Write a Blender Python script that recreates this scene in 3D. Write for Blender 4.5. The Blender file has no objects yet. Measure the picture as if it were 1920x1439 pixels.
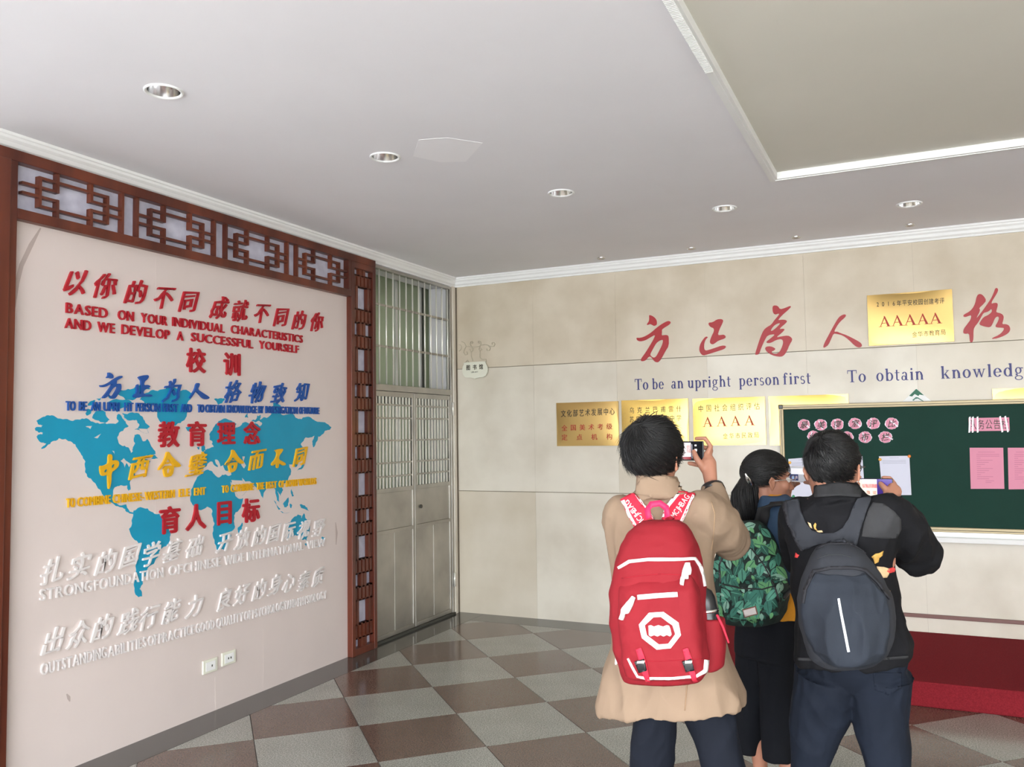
import bpy, bmesh, math, random
from mathutils import Vector, Matrix, noise
from mathutils.bvhtree import BVHTree
from mathutils.geometry import delaunay_2d_cdt
random.seed(7)
S = bpy.context.scene
C = S.collection
V = Vector
# ------------------------------------------------------------------ camera
FPX, YAW, PITCH, ROLL = 1599.17, -0.441701, 0.0596224, -0.0144980
CAM = V((3.84634, -6.9507, 1.61842))
fw = V((math.sin(YAW)*math.cos(PITCH), math.cos(YAW)*math.cos(PITCH), math.sin(PITCH)))
rt0 = V((math.cos(YAW), -math.sin(YAW), 0)); up0 = rt0.cross(fw)
RT = math.cos(ROLL)*rt0 + math.sin(ROLL)*up0
UP = -math.sin(ROLL)*rt0 + math.cos(ROLL)*up0
cam = bpy.data.cameras.new('camera'); camo = bpy.data.objects.new('camera', cam); C.objects.link(camo)
cam.sensor_width = 36; cam.lens = 36*FPX/1920; cam.clip_start = 0.05; cam.clip_end = 200
m = Matrix((RT, UP, -fw)).transposed().to_4x4(); m.translation = CAM
camo.matrix_world = m; S.camera = camo
# ------------------------------------------------------------------ world, light, exposure
S.view_settings.view_transform = 'Standard'; S.view_settings.look = 'None'
S.view_settings.gamma = 1; S.view_settings.exposure = 1.5; S.view_settings.use_curve_mapping = False
w = bpy.data.worlds.new('sky'); S.world = w; w.use_nodes = True
nt = w.node_tree; bg = nt.nodes['Background']; bg.inputs[1].default_value = 5.5
# overcast sky: zenith about three times the horizon
tc = nt.nodes.new('ShaderNodeTexCoord'); sx = nt.nodes.new('ShaderNodeSeparateXYZ'); cr = nt.nodes.new('ShaderNodeValToRGB')
nt.links.new(tc.outputs['Generated'], sx.inputs[0]); nt.links.new(sx.outputs[2], cr.inputs[0]); nt.links.new(cr.outputs[0], bg.inputs[0])
cr.color_ramp.elements[0].color = (0.60, 0.62, 0.64, 1); cr.color_ramp.elements[1].color = (1.7, 1.8, 1.9, 1)
def portal(loc, rot, sx, sy):
    l = bpy.data.lights.new('portal', 'AREA'); l.shape = 'RECTANGLE'; l.size = sx; l.size_y = sy
    o = bpy.data.objects.new('portal', l); C.objects.link(o); o.location = loc; o.rotation_euler = rot
    l.cycles.is_portal = True
SOUTH, EAST, H, ZC = -9.6, 9.4, 3.085, 3.0
portal((4.7, SOUTH-0.02, 1.4), (math.radians(90), 0, 0), 9.2, 2.8)
# ------------------------------------------------------------------ helpers
def ray(px, py): return fw*FPX + RT*(px-960) - UP*(py-719.5)
def onL(px, py, x=0.0):
    d = ray(px, py); return CAM + d*((x-CAM.x)/d.x)
def onB(px, py, y=0.0):
    d = ray(px, py); return CAM + d*((y-CAM.y)/d.y)
def onZ(px, py, z=0.0):
    d = ray(px, py); return CAM + d*((z-CAM.z)/d.z)
def P(px, py, d): return CAM + ray(px, py)*(d/FPX)
def Pz(px, z, d):
    p = P(px, 900, d); p.z = z; return p
def mat(name, col, rough=0.6, metal=0.0, noise_amt=0.0, nscale=5.0, col2=None, bump=0.0, bscale=40.0, spec=0.5, emit=0.0, stretch=None, coat=0.0, detail=4, ramp=(0.35, 0.65)):
    mt = bpy.data.materials.new(name); mt.use_nodes = True
    nt = mt.node_tree; b = nt.nodes['Principled BSDF']
    b.inputs['Base Color'].default_value = (*col, 1); b.inputs['Roughness'].default_value = rough
    b.inputs['Metallic'].default_value = metal; b.inputs['Specular IOR Level'].default_value = spec
    b.inputs['Coat Weight'].default_value = coat
    tc = nt.nodes.new('ShaderNodeTexCoord'); src = tc.outputs['Object']
    if stretch:
        mp = nt.nodes.new('ShaderNodeMapping'); mp.inputs['Scale'].default_value = stretch
        nt.links.new(src, mp.inputs[0]); src = mp.outputs[0]
    if noise_amt > 0 or col2:
        n = nt.nodes.new('ShaderNodeTexNoise'); n.inputs['Scale'].default_value = nscale; n.inputs['Detail'].default_value = detail
        nt.links.new(src, n.inputs['Vector'])
        cr = nt.nodes.new('ShaderNodeValToRGB'); nt.links.new(n.outputs[0], cr.inputs[0])
        cr.color_ramp.elements[0].position = ramp[0]; cr.color_ramp.elements[1].position = ramp[1]
        c2 = col2 or tuple(max(0, c*(1-noise_amt)) for c in col)
        cr.color_ramp.elements[0].color = (*c2, 1); cr.color_ramp.elements[1].color = (*col, 1)
        nt.links.new(cr.outputs[0], b.inputs['Base Color'])
    if bump > 0:
        n2 = nt.nodes.new('ShaderNodeTexNoise'); n2.inputs['Scale'].default_value = bscale; n2.inputs['Detail'].default_value = 5
        nt.links.new(src, n2.inputs['Vector'])
        bp = nt.nodes.new('ShaderNodeBump'); bp.inputs['Strength'].default_value = bump; bp.inputs['Distance'].default_value = 0.01
        nt.links.new(n2.outputs[0], bp.inputs['Height']); nt.links.new(bp.outputs[0], b.inputs['Normal'])
    if emit > 0:
        b.inputs['Emission Color'].default_value = (*col, 1); b.inputs['Emission Strength'].default_value = emit
    return mt
def s2l(r, g, b):
    f = lambda c: (c/255/12.92) if c/255 <= 0.04045 else ((c/255+0.055)/1.055)**2.4
    return (f(r), f(g), f(b))
def link(name, me, parent=None):
    o = bpy.data.objects.new(name, me); C.objects.link(o)
    if parent is not None: o.parent = parent
    return o
def tag(o, label=None, cat=None, group=None, kind=None):
    if label: o['label'] = label
    if cat: o['category'] = cat
    if group: o['group'] = group
    if kind: o['kind'] = kind
    return o
def thing(name, label, cat, loc=(0, 0, 0), group=None):
    o = link(name, None); o.location = loc; o.empty_display_size = 0.1
    return tag(o, label, cat, group)
def rebase(o, loc):
    # keep children in place while moving an empty made at the origin to its base
    loc = V(loc); o.location = loc
    for ch in o.children: ch.matrix_parent_inverse = Matrix.Translation(-loc)
class MB:
    def __init__(s): s.v = []; s.f = []; s.mi = []
    def add(s, vs, fs, mi=0):
        n = len(s.v); s.v += [tuple(p) for p in vs]; s.f += [tuple(i+n for i in f) for f in fs]; s.mi += [mi]*len(fs); return s
    def box(s, a, b, mi=0):
        x0, x1 = sorted((a[0], b[0])); y0, y1 = sorted((a[1], b[1])); z0, z1 = sorted((a[2], b[2]))
        return s.add([(x0,y0,z0),(x1,y0,z0),(x1,y1,z0),(x0,y1,z0),(x0,y0,z1),(x1,y0,z1),(x1,y1,z1),(x0,y1,z1)],
                     [(0,3,2,1),(4,5,6,7),(0,1,5,4),(1,2,6,5),(2,3,7,6),(3,0,4,7)], mi)
    def prism(s, pts, ax, d, mi=0):
        n = len(pts); d = V(d); a = [V(p) for p in pts]; b = [p+d for p in a]
        return s.add(a+b, [tuple(range(n))[::-1], tuple(range(n, 2*n))]+[(i, (i+1) % n, (i+1) % n+n, i+n) for i in range(n)], mi)
    def loft(s, rings, cap=True, mi=0, closed=True):
        n = len(rings[0]); k = len(rings); vs = [p for r in rings for p in r]; fs = []
        for i in range(k-1):
            for j in range(n if closed else n-1):
                j2 = (j+1) % n; fs.append((i*n+j, i*n+j2, (i+1)*n+j2, (i+1)*n+j))
        if cap and closed: fs += [tuple(range(n))[::-1], tuple((k-1)*n+i for i in range(n))]
        return s.add(vs, fs, mi)
    def tube(s, pts, rad, n=10, mi=0, rnd=True):
        pts = [V(p) for p in pts]
        if not hasattr(rad, '__len__'): rad = [rad]*len(pts)
        pp, rr = list(pts), list(rad)
        if rnd:
            d0 = (pts[0]-pts[1]).normalized(); d1 = (pts[-1]-pts[-2]).normalized()
            a = [(0.95, 0.35), (0.7, 0.72)]
            pp = [pts[0]+d0*rad[0]*k for k, _ in a]+pp+[pts[-1]+d1*rad[-1]*k for k, _ in a[::-1]]
            rr = [rad[0]*q for _, q in a]+rr+[rad[-1]*q for _, q in a[::-1]]
        rings = []; ref = None
        for i, p in enumerate(pp):
            t = (pp[min(i+1, len(pp)-1)]-pp[max(i-1, 0)]).normalized()
            if ref is None:
                ref = t.cross(V((0, 0, 1)));
                if ref.length < 0.2: ref = t.cross(V((1, 0, 0)))
            ref = (ref - t*ref.dot(t)).normalized(); b = t.cross(ref)
            rings.append([p+(ref*math.cos(2*math.pi*j/n)+b*math.sin(2*math.pi*j/n))*rr[i] for j in range(n)])
        return s.loft(rings, mi=mi)
    def ell(s, c, ax, rad, nu=20, nv=12, mi=0):
        c = V(c); rings = []
        for i in range(1, nv):
            a = math.pi*i/nv
            rings.append([c+ax[0]*rad[0]*math.sin(a)*math.cos(2*math.pi*j/nu)+ax[1]*rad[1]*math.sin(a)*math.sin(2*math.pi*j/nu)-ax[2]*rad[2]*math.cos(a) for j in range(nu)])
        return s.loft(rings, mi=mi)
    def mesh(s, name, mats, smooth=False):
        me = bpy.data.meshes.new(name); me.from_pydata(s.v, [], s.f)
        for q in (mats if isinstance(mats, (list, tuple)) else [mats]): me.materials.append(q)
        me.polygons.foreach_set('material_index', s.mi)
        if smooth: me.polygons.foreach_set('use_smooth', [True]*len(s.f))
        bm = bmesh.new(); bm.from_mesh(me); bmesh.ops.recalc_face_normals(bm, faces=bm.faces); bm.to_mesh(me); bm.free()
        me.update(); return me
    def obj(s, name, mats, parent=None, smooth=False): return link(name, s.mesh(name, mats, smooth), parent)
def box(name, a, b, mt, parent=None, bev=0.0):
    o = MB().box(a, b).obj(name, mt, parent)
    if bev:
        bm = bmesh.new(); bm.from_mesh(o.data); bmesh.ops.bevel(bm, geom=list(bm.edges), offset=bev, segments=2, affect='EDGES', profile=0.5); bm.to_mesh(o.data); bm.free()
    return o
def struct(o): o['kind'] = 'structure'; return o
XYZ = (V((1,0,0)), V((0,1,0)), V((0,0,1)))
ML = Matrix(((0,0,1,0),(1,0,0,0),(0,1,0,0),(0,0,0,1)))        # text plane -> left wall
MBK = Matrix(((1,0,0,0),(0,0,-1,0),(0,1,0,0),(0,0,0,1)))      # text plane -> back wall
# flat shapes with optional holes, extruded (local XY plane)
def shape_mesh(name, loops, thick, mt, bevel=0.0):
    cu = bpy.data.curves.new(name, 'CURVE'); cu.dimensions = '2D'; cu.fill_mode = 'BOTH'; cu.extrude = thick/2; cu.bevel_depth = bevel
    for lp in loops:
        sp = cu.splines.new('POLY'); sp.points.add(len(lp)-1); sp.use_cyclic_u = True
        for i, p in enumerate(lp): sp.points[i].co = (p[0], p[1], 0, 1)
    o = bpy.data.objects.new(name, cu); C.objects.link(o)
    dg = bpy.context.evaluated_depsgraph_get(); me = bpy.data.meshes.new_from_object(o.evaluated_get(dg))
    bpy.data.objects.remove(o); bpy.data.curves.remove(cu)
    me.materials.clear(); me.materials.append(mt); me.name = name
    for p in me.polygons: p.use_smooth = False
    return me
GL = {}
def request(keys):
    # keys: (char, style) ; all text curves evaluated in one pass
    todo = []
    for k in keys:
        if k in GL or k[0] == ' ': continue
        ch, st = k
        cu = bpy.data.curves.new('glyph', 'FONT'); cu.body = ch; cu.size = 1.0; cu.resolution_u = 3
        cu.offset = 0
        cu.extrude = 0.5 if st != 'flat' else 0
        if st == 'cal': cu.shear = 0.28
        o = bpy.data.objects.new('glyph', cu); C.objects.link(o); todo.append((k, o)); GL[k] = None
    dg = bpy.context.evaluated_depsgraph_get()
    for k, o in todo:
        me = bpy.data.meshes.new_from_object(o.evaluated_get(dg))
        q = {'en': 0.010, 'cal': 0.014, 'bold': 0.028, 'thin': 0.0, 'med': 0.010}[k[1]]
        if q:
            b_ = MB(); vs = [v.co.copy() for v in me.vertices]; fs = [tuple(p.vertices) for p in me.polygons]
            for i_, (dx, dy) in enumerate(((-1, 0), (1, 0), (0, 0.8), (0, -0.8), (0.0, 0.0))):
                zz = 1+0.004*i_; b_.add([(v.x+dx*q, v.y+dy*q, v.z*zz) for v in vs], fs)
            bpy.data.meshes.remove(me); me = b_.mesh('glyph', [])
        if k[1] == 'cal':
            for v in me.vertices:
                x, y = v.co.x, v.co.y
                v.co.y = y + 0.10*(x-0.5) + 0.03*math.sin(7*x+2)
                v.co.x = x + 0.035*math.sin(8*y+ord(k[0][0])) + 0.02*math.sin(19*y)
        xs = [v.co.x for v in me.vertices]; ys = [v.co.y for v in me.vertices]
        me.materials.clear()
        GL[k] = (me, min(xs), max(xs), min(ys), max(ys))
        cu = o.data; bpy.data.objects.remove(o); bpy.data.curves.remove(cu)
GM = {}
def glyph(ch, st, mt):
    k = (ch, st, mt.name)
    if k not in GM:
        if (ch, st) not in GL: request([(ch, st)])
        me = GL[(ch, st)][0].copy(); me.materials.append(mt); GM[k] = me
    return GM[k], GL[(ch, st)]
def put_glyph(name, ch, st, mt, plane, x0, x1, y0, y1, depth, off, parent):
    # fit the glyph's box into [x0,x1]x[y0,y1] of the wall plane
    me, (_, a, b, c, d) = glyph(ch, st, mt)
    o = link(name, me, parent); sx = (x1-x0)/max(b-a, 1e-4); sy = (y1-y0)/max(d-c, 1e-4)
    loc = Matrix.Translation((x0-a*sx, y0-c*sy, off+depth/2)) @ Matrix.Diagonal((sx, sy, depth, 1))
    o.matrix_world = plane @ loc
    if parent is not None: o.matrix_parent_inverse = Matrix.Identity(4)
    return o
def put_char(name, ch, st, mt, plane, cx, cy, s, depth, off, parent, sx=1.0):
    me, (_, a, b, c, d) = glyph(ch, st, mt)
    o = link(name, me, parent)
    loc = Matrix.Translation((cx-(a+b)/2*s*sx, cy-(c+d)/2*s, off+depth/2)) @ Matrix.Diagonal((s*sx, s, depth, 1))
    o.matrix_world = plane @ loc
    return o
def word(wd, st, mt, plane, x0, x1, y0, y1, depth, off, parent, name='letter', gap=0.12):
    request([(c, st) for c in wd])
    ws = [GL[(c, st)][2]-GL[(c, st)][1] for c in wd]; n = len(wd)
    cap = GL[('H', st)] if ('H', st) in GL else None
    tot = sum(ws)+gap*(n-1); k = (x1-x0)/tot; x = x0; out = []
    request([('H', st)]); hy = GL[('H', st)][4]-GL[('H', st)][3]; ky = (y1-y0)/hy
    for c, wv in zip(wd, ws):
        g = GL[(c, st)]
        out.append(put_glyph(name if c != '-' else 'hyphen', c, st, mt, plane, x, x+wv*k, y0+(g[3])*ky, y0+g[4]*ky, depth, off, parent))
        x += (wv+gap)*k
    return out
# ------------------------------------------------------------------ materials
M_ceil = mat('ceiling_paint', s2l(238,237,241), 0.85, noise_amt=0.03, nscale=1.5, bump=0.03, bscale=15)
M_tray = mat('recess_paint', s2l(222,219,208), 0.8, noise_amt=0.04, nscale=1.2)
M_white = mat('white_plaster', s2l(240,241,240), 0.6, noise_amt=0.02)
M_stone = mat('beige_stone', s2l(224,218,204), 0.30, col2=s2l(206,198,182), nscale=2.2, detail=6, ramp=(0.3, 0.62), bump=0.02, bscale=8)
M_stone_b = mat('beige_stone_b', s2l(218,210,194), 0.30, col2=s2l(200,190,170), nscale=1.7, detail=7, ramp=(0.3, 0.68))
M_stone_t = mat('top_row_stone', s2l(213,202,183), 0.34, col2=s2l(194,181,159), nscale=2.4, detail=6, ramp=(0.3, 0.62))  # top panel row: darker and yellower than the rows below
M_joint = mat('stone_joint', s2l(150,138,120), 0.8)  # joint colour of the backing between the stone panels
M_board = mat('pink_board', s2l(220,207,202), 0.45, noise_amt=0.03, nscale=3, bump=0.02, bscale=3, spec=0.35)
M_red = mat('red_letter', s2l(176,20,38), 0.5, noise_amt=0.1, nscale=8)
M_blue = mat('blue_letter', s2l(28,82,160), 0.5, noise_amt=0.1, nscale=8)
M_yel = mat('yellow_letter', s2l(232,176,24), 0.45, noise_amt=0.1, nscale=8)
M_wl = mat('white_letter', s2l(226,220,218), 0.4)
M_map = mat('map_blue', s2l(10,150,186), 0.5, noise_amt=0.05, nscale=9)
M_wood = mat('red_brown_wood', s2l(112,54,34), 0.34, col2=s2l(78,34,23), nscale=6, stretch=(1, 1, 0.12), bump=0.05, spec=0.5)
M_woodL = M_wood
M_woodR = M_wood
M_lilac = mat('lilac_marble', s2l(206,206,222), 0.5, col2=s2l(186,186,204), nscale=14)
M_steel = mat('stainless_steel', (0.46, 0.44, 0.40), 0.36, metal=0.9, noise_amt=0.25, nscale=3.0, bump=0.02, bscale=4)
M_steelb = mat('bright_bar_steel', (0.88, 0.87, 0.80), 0.3, metal=0.4)
M_pane = mat('green_frosted_glass', s2l(166,180,152), 0.3, noise_amt=0.06, nscale=2)
nt = M_pane.node_tree; tr_ = nt.nodes.new('ShaderNodeBsdfTranslucent'); tr_.inputs[0].default_value = (*s2l(222,228,212), 1)
mx_ = nt.nodes.new('ShaderNodeMixShader'); mx_.inputs[0].default_value = 0.4
nt.links.new(nt.nodes['Principled BSDF'].outputs[0], mx_.inputs[1]); nt.links.new(tr_.outputs[0], mx_.inputs[2]); nt.links.new(mx_.outputs[0], nt.nodes['Material Output'].inputs[0])
M_alu = mat('aluminium', (0.75, 0.76, 0.74), 0.35, metal=0.6)
M_dark = mat('dark_gap', (0.06, 0.06, 0.05), 0.7)
M_border = mat('dark_granite', s2l(74,74,71), 0.12, noise_amt=0.25, nscale=220, detail=1, spec=0.6)
def terrazzo(name, a, b, r):
    mt = mat(name, a, r, col2=b, nscale=140, detail=2, ramp=(0.40, 0.6), spec=0.5); nt = mt.node_tree
    bs = nt.nodes['Principled BSDF']; src = bs.inputs['Base Color'].links[0].from_socket
    n = nt.nodes.new('ShaderNodeTexNoise'); n.inputs['Scale'].default_value = 3.5; n.inputs['Detail'].default_value = 6
    tc = [x for x in nt.nodes if x.type == 'TEX_COORD'][0]; nt.links.new(tc.outputs['Object'], n.inputs['Vector'])
    mr = nt.nodes.new('ShaderNodeMapRange'); mr.inputs[3].default_value = 0.80; mr.inputs[4].default_value = 1.18
    nt.links.new(n.outputs[0], mr.inputs[0])
    mx = nt.nodes.new('ShaderNodeVectorMath'); mx.operation = 'SCALE'; nt.links.new(src, mx.inputs[0]); nt.links.new(mr.outputs[0], mx.inputs['Scale'])
    nt.links.new(mx.outputs[0], bs.inputs['Base Color'])
    return mt
M_tg = terrazzo('grey_terrazzo', s2l(168,168,160), s2l(128,128,122), 0.17)
M_tb = terrazzo('brown_terrazzo', s2l(114,94,84), s2l(86,69,61), 0.15)
M_grout = mat('grout', s2l(84,78,74), 0.6)
M_brass = mat('polished_brass', (0.68, 0.46, 0.13), 0.26, metal=1.0, noise_amt=0.05, nscale=2)
M_brass2 = mat('dull_brass', (0.52, 0.35, 0.13), 0.32, metal=1.0, noise_amt=0.08, nscale=3)
M_ink = mat('black_print', s2l(50,44,24), 0.5)
M_inkr = mat('red_print', s2l(170,44,26), 0.5)
M_green = mat('chalkboard_green', s2l(20,58,48), 0.6, noise_amt=0.08, nscale=6, spec=0.15)
M_champ = mat('champagne_aluminium', (0.46, 0.38, 0.24), 0.5, metal=0.5)
M_paper = mat('white_paper', s2l(222,224,240), 0.8)
M_pink = mat('pink_paper', s2l(228,152,176), 0.8, noise_amt=0.02)
M_tape = mat('clear_tape', s2l(236,226,236), 0.15)
M_carpet = mat('red_carpet', s2l(136,38,46), 0.95, noise_amt=0.25, nscale=160, bump=0.3, bscale=300, spec=0.1)
M_sblue = mat('navy_letter', s2l(36,38,112), 0.45)
M_vinyl = mat('red_vinyl', s2l(168,22,32), 0.4)
M_plastic = mat('ivory_plastic', s2l(228,228,212), 0.4)
M_chrome = mat('chrome', (0.85, 0.85, 0.85), 0.16, metal=1.0)
M_skin = mat('skin', s2l(186,130,106), 0.5, noise_amt=0.08, nscale=12)
M_hair = mat('black_hair', (0.006, 0.0055, 0.006), 0.5, spec=0.5)
M_coat = mat('beige_coat_cloth', s2l(148,126,106), 0.85, noise_amt=0.08, nscale=6, bump=0.08, bscale=500, spec=0.2)
M_navy = mat('navy_trouser_cloth', s2l(24,28,38), 0.85, noise_amt=0.2, nscale=4, bump=0.05, bscale=300, spec=0.2)
M_redbag = mat('red_canvas', s2l(142,30,40), 0.75, noise_amt=0.08, nscale=5, bump=0.1, bscale=500, spec=0.25)
M_wzip = mat('white_rubber', s2l(244,240,238), 0.45)
M_blackp = mat('black_plastic', (0.015, 0.015, 0.017), 0.3)
M_strapred = mat('red_webbing', s2l(206,34,62), 0.7)
M_bjacket = mat('black_denim', s2l(20,20,24), 0.85, noise_amt=0.35, nscale=5, bump=0.1, bscale=400, spec=0.25)
M_bjw = mat('washed_black_denim', s2l(60,60,62), 0.85, noise_amt=0.4, nscale=9, bump=0.1, bscale=400, spec=0.2)
M_gpack = mat('grey_pack_cloth', s2l(44,49,58), 0.8, noise_amt=0.25, nscale=5, bump=0.12, bscale=500, spec=0.25)
M_gpack2 = mat('grey_pack_upper', s2l(52,54,60), 0.8, noise_amt=0.12, nscale=5, bump=0.1, bscale=500, spec=0.25)
M_reflect = mat('reflective_tape', s2l(240,242,250), 0.3)
M_denim = mat('blue_denim', s2l(66,88,116), 0.85, noise_amt=0.25, nscale=7, bump=0.1, bscale=400, spec=0.2)
M_must = mat('mustard_knit', s2l(206,138,32), 0.9, noise_amt=0.12, nscale=30, bump=0.2, bscale=200)
M_btr = mat('black_trousers', s2l(20,22,28), 0.85, noise_amt=0.2, nscale=4, spec=0.2)
M_jean = mat('dark_jeans', s2l(24,30,42), 0.85, noise_amt=0.3, nscale=5, bump=0.05, bscale=300, spec=0.2)
M_leafD = mat('leaf_bag_dark', s2l(24,44,40), 0.7, noise_amt=0.4, nscale=20)
M_leafs = [mat('leaf_print', c, 0.7, noise_amt=0.25, nscale=25) for c in (s2l(62,128,112), s2l(92,164,140), s2l(44,98,84), s2l(110,176,120), s2l(150,196,176))]
M_shoe = mat('dark_shoe', (0.03, 0.03, 0.035), 0.5)
M_gold = mat('gold_embroidery', s2l(216,168,84), 0.6, noise_amt=0.2, nscale=60)
M_cream = mat('cream_embroidery', s2l(230,196,150), 0.6, noise_amt=0.2, nscale=60)
M_crim = mat('crimson_embroidery', s2l(216,66,66), 0.6)

# ------------------------------------------------------------------ room
bx = lambda n, a, b, mt, bev=0: struct(box(n, a, b, mt, None, bev))
# floor: dark border slab, grout bed, diamond tiles
floor = bx('floor', (-2.5, SOUTH, -0.12), (EAST, 0.0, -0.006), M_grout)
BX0, BY0 = 0.25, -0.275
for a, b in (((-0.03, SOUTH, -0.006), (BX0-0.002, 0, 0)), ((BX0, BY0+0.002, -0.006), (EAST, 0, 0))):
    o = box('border_stone', a, b, M_border, floor)
o0 = (0.56, -1.715); TS = 0.4
def clip(poly, xmin, ymax, xmax, ymin):
    for ax, lim, sg in ((0, xmin, 1), (1, ymax, -1), (0, xmax, -1), (1, ymin, 1)):
        out = []
        for i in range(len(poly)):
            a, b = poly[i], poly[(i+1) % len(poly)]; ia = sg*(a[ax]-lim) >= 0; ib = sg*(b[ax]-lim) >= 0
            if ia: out.append(a)
            if ia != ib:
                t = (lim-a[ax])/(b[ax]-a[ax]); out.append((a[0]+t*(b[0]-a[0]), a[1]+t*(b[1]-a[1])))
        poly = out
        if len(poly) < 3: return []
    return poly
full = {}; far = MB(); g = 0.0022
for i in range(-26, 40):
    for j in range(-26, 40):
        cx, cy = o0[0]+TS*(i+j+1), o0[1]+TS*(j-i)
        q = TS-g*1.4
        poly = [(cx-q, cy), (cx, cy-q), (cx+q, cy), (cx, cy+q)]
        cl = clip(poly, BX0+0.002, BY0-0.002, EAST, SOUTH)
        if len(cl) < 3: continue
        k = (i+j) % 2; mt = (M_tg, M_tb)[k]
        vis = cy > -5.2 and cx < 5.6 and cy > -5.2
        if not vis:
            n = len(far.v); far.prism([(x, y, -0.006) for x, y in cl], 2, (0, 0, 0.006), k); continue
        if len(cl) == 4 and all(p in cl for p in poly):
            if k not in full: full[k] = MB().prism([(x-cx, y-cy, -0.006) for x, y in poly], 2, (0, 0, 0.006)).mesh('tile', mt)
            o = link('tile', full[k], floor); o.location = (cx, cy, 0)
        else: MB().prism([(x, y, -0.006) for x, y in cl], 2, (0, 0, 0.006)).obj('tile', mt, floor)
o = far.obj('far_tiles', [M_tg, M_tb], floor); o['kind'] = 'stuff'
M_ground = mat('pale_paving', s2l(168,166,162), 0.9, noise_amt=0.1, nscale=2)
bx('ground', (-20, -45, -0.2), (40, SOUTH, -0.02), M_ground)
# walls
WT = 0.25
bk = bx('wall_back', (-2.5, 0.02, -0.1), (EAST+WT, WT, H+0.3), M_joint)
xs = [0.0, 0.775, 1.55, 2.322, 3.094, 3.866, 4.638, 5.41, 6.18, 6.95, 7.72, 8.5, EAST]
zs = [0.0, 1.106, 2.232, 3.06]
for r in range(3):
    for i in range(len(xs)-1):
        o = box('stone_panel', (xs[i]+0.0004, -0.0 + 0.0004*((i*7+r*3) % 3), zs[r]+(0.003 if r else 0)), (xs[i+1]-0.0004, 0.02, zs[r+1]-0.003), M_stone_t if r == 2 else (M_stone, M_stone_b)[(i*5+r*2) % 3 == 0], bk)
DY0, DY1, DZ = -1.385, -0.092, 2.99
wl = MB().box((-0.25, SOUTH, -0.1), (-0.03, DY0, H+0.3)).box((-0.25, DY0, DZ), (-0.03, DY1, H+0.3)).box((-0.25, DY1, -0.1), (-0.03, 0.02, H+0.3))
struct(wl.obj('wall_left', M_ceil))
wr = bx('wall_right', (EAST, SOUTH, -0.1), (EAST+0.25, 0.02, H+0.3), M_stone_b)
ws = MB().box((-2.5, SOUTH-0.3, -0.1), (0.1, SOUTH, H+0.3)).box((EAST-0.1, SOUTH-0.3, -0.1), (EAST+0.25, SOUTH, H+0.3)).box((0.1, SOUTH-0.3, 2.8), (EAST-0.1, SOUTH, H+0.3))
struct(ws.obj('wall_front', M_stone_b))
# ceiling with recess
RX, RY, RX1, RY1, RZ = 3.155, -1.845, 8.6, -8.8, H+0.036
BIG = [(1.034, -4.394), (1.377, -3.248), (1.944, -2.188), (2.758, -1.342), (3.859, -0.865)]
holes = [[(x+math.cos(2*math.pi*i/40)*0.0662, y+math.sin(2*math.pi*i/40)*0.0662) for i in range(40)] for x, y in BIG]
ceil = struct(link('ceiling', shape_mesh('ceiling', [[(-2.5, SOUTH-0.3), (EAST, SOUTH-0.3), (EAST, 0.02), (-2.5, 0.02)], [(RX, RY1), (RX1, RY1), (RX1, RY), (RX, RY)]]+holes, 0.2, M_ceil))); ceil.location = (0, 0, H+0.1)
ceil.location = (0, 0, 0)
for v_ in ceil.data.vertices: v_.co.z += H+0.1
box('recess_panel', (RX, RY1, RZ), (RX1, RY, RZ+0.1), M_tray, ceil)
mo = MB()
mo.box((RX, RY-0.02, H-0.004), (RX1, RY, RZ)).box((RX, RY1, H-0.004), (RX+0.014, RY-0.02, RZ)); mo.box((RX-0.03, RY1, H-0.008), (RX, RY+0.012, H)).box((RX, RY, H-0.008), (RX1, RY+0.012, H))
mo.obj('recess_moulding', M_white, ceil)
rb = MB()
for k in range(200):
    y = -3.55-k*0.012; rb.box((RX-0.028, y, H-0.016), (RX+0.004, y-0.006, H-0.006))
o = rb.obj('ribbed_light_rope', M_white, ceil); o['kind'] = 'stuff'
pc = [onZ(a, b, H) for a, b in ((785, 262), (838, 258), (905, 268), (873, 303), (826, 304), (775, 293))]
MB().prism([(p.x, p.y, H-0.0012) for p in pc], 2, (0, 0, 0.002)).obj('paint_patch', mat('patch_paint', s2l(244,243,246), 0.8), ceil)
# crown moulding
def crown(path, name):
    prof = [(0, 3.0), (0.014, 3.0), (0.016, 3.012), (0.03, 3.024), (0.034, 3.044), (0.046, 3.056), (0.048, 3.068), (0.056, 3.072), (0.058, H), (0, H)]
    rings = []
    for (o_, dx, dy) in path: rings.append([V((o_[0]+dx*a, o_[1]+dy*a, z)) for a, z in prof])
    return struct(MB().loft(rings).obj(name, M_white))
crown([((-0.03, SOUTH), 1, 0), ((-0.03, 0.0), 1, -1)], 'trim_1')
crown([((-0.03, 0.0), 1, -1), ((EAST, 0.0), -1, -1)], 'trim_2')
# jamb strip between the gate and the corner
bx('trim_3', (-0.03, DY1+0.012, 0), (0.004, -0.035, 3.0), M_stone, 0.003)
bx('trim_4', (-0.03, DY1, 0), (-0.012, DY1+0.008, 3.0), M_white)
# thin brown rail along the wall under the chalkboard
rl = thing('wall_rail', 'thin brown rail low on the stone wall above red platform', 'rail')
box('rail_bar', (2.75, -0.022, 0.248), (EAST-0.3, 0.0, 0.275), mat('brown_rail', s2l(120,84,78), 0.35), rl, 0.004)
rebase(rl, (5.9, -0.01, 0.248))
# red platform
pf = thing('stage_platform', 'low red carpeted platform along the stone wall', 'platform')
box('deck', (2.42, -1.36, 0.0), (8.8, -0.002, 0.145), M_carpet, pf, 0.008)
rebase(pf, (5.6, -0.7, 0))

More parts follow.
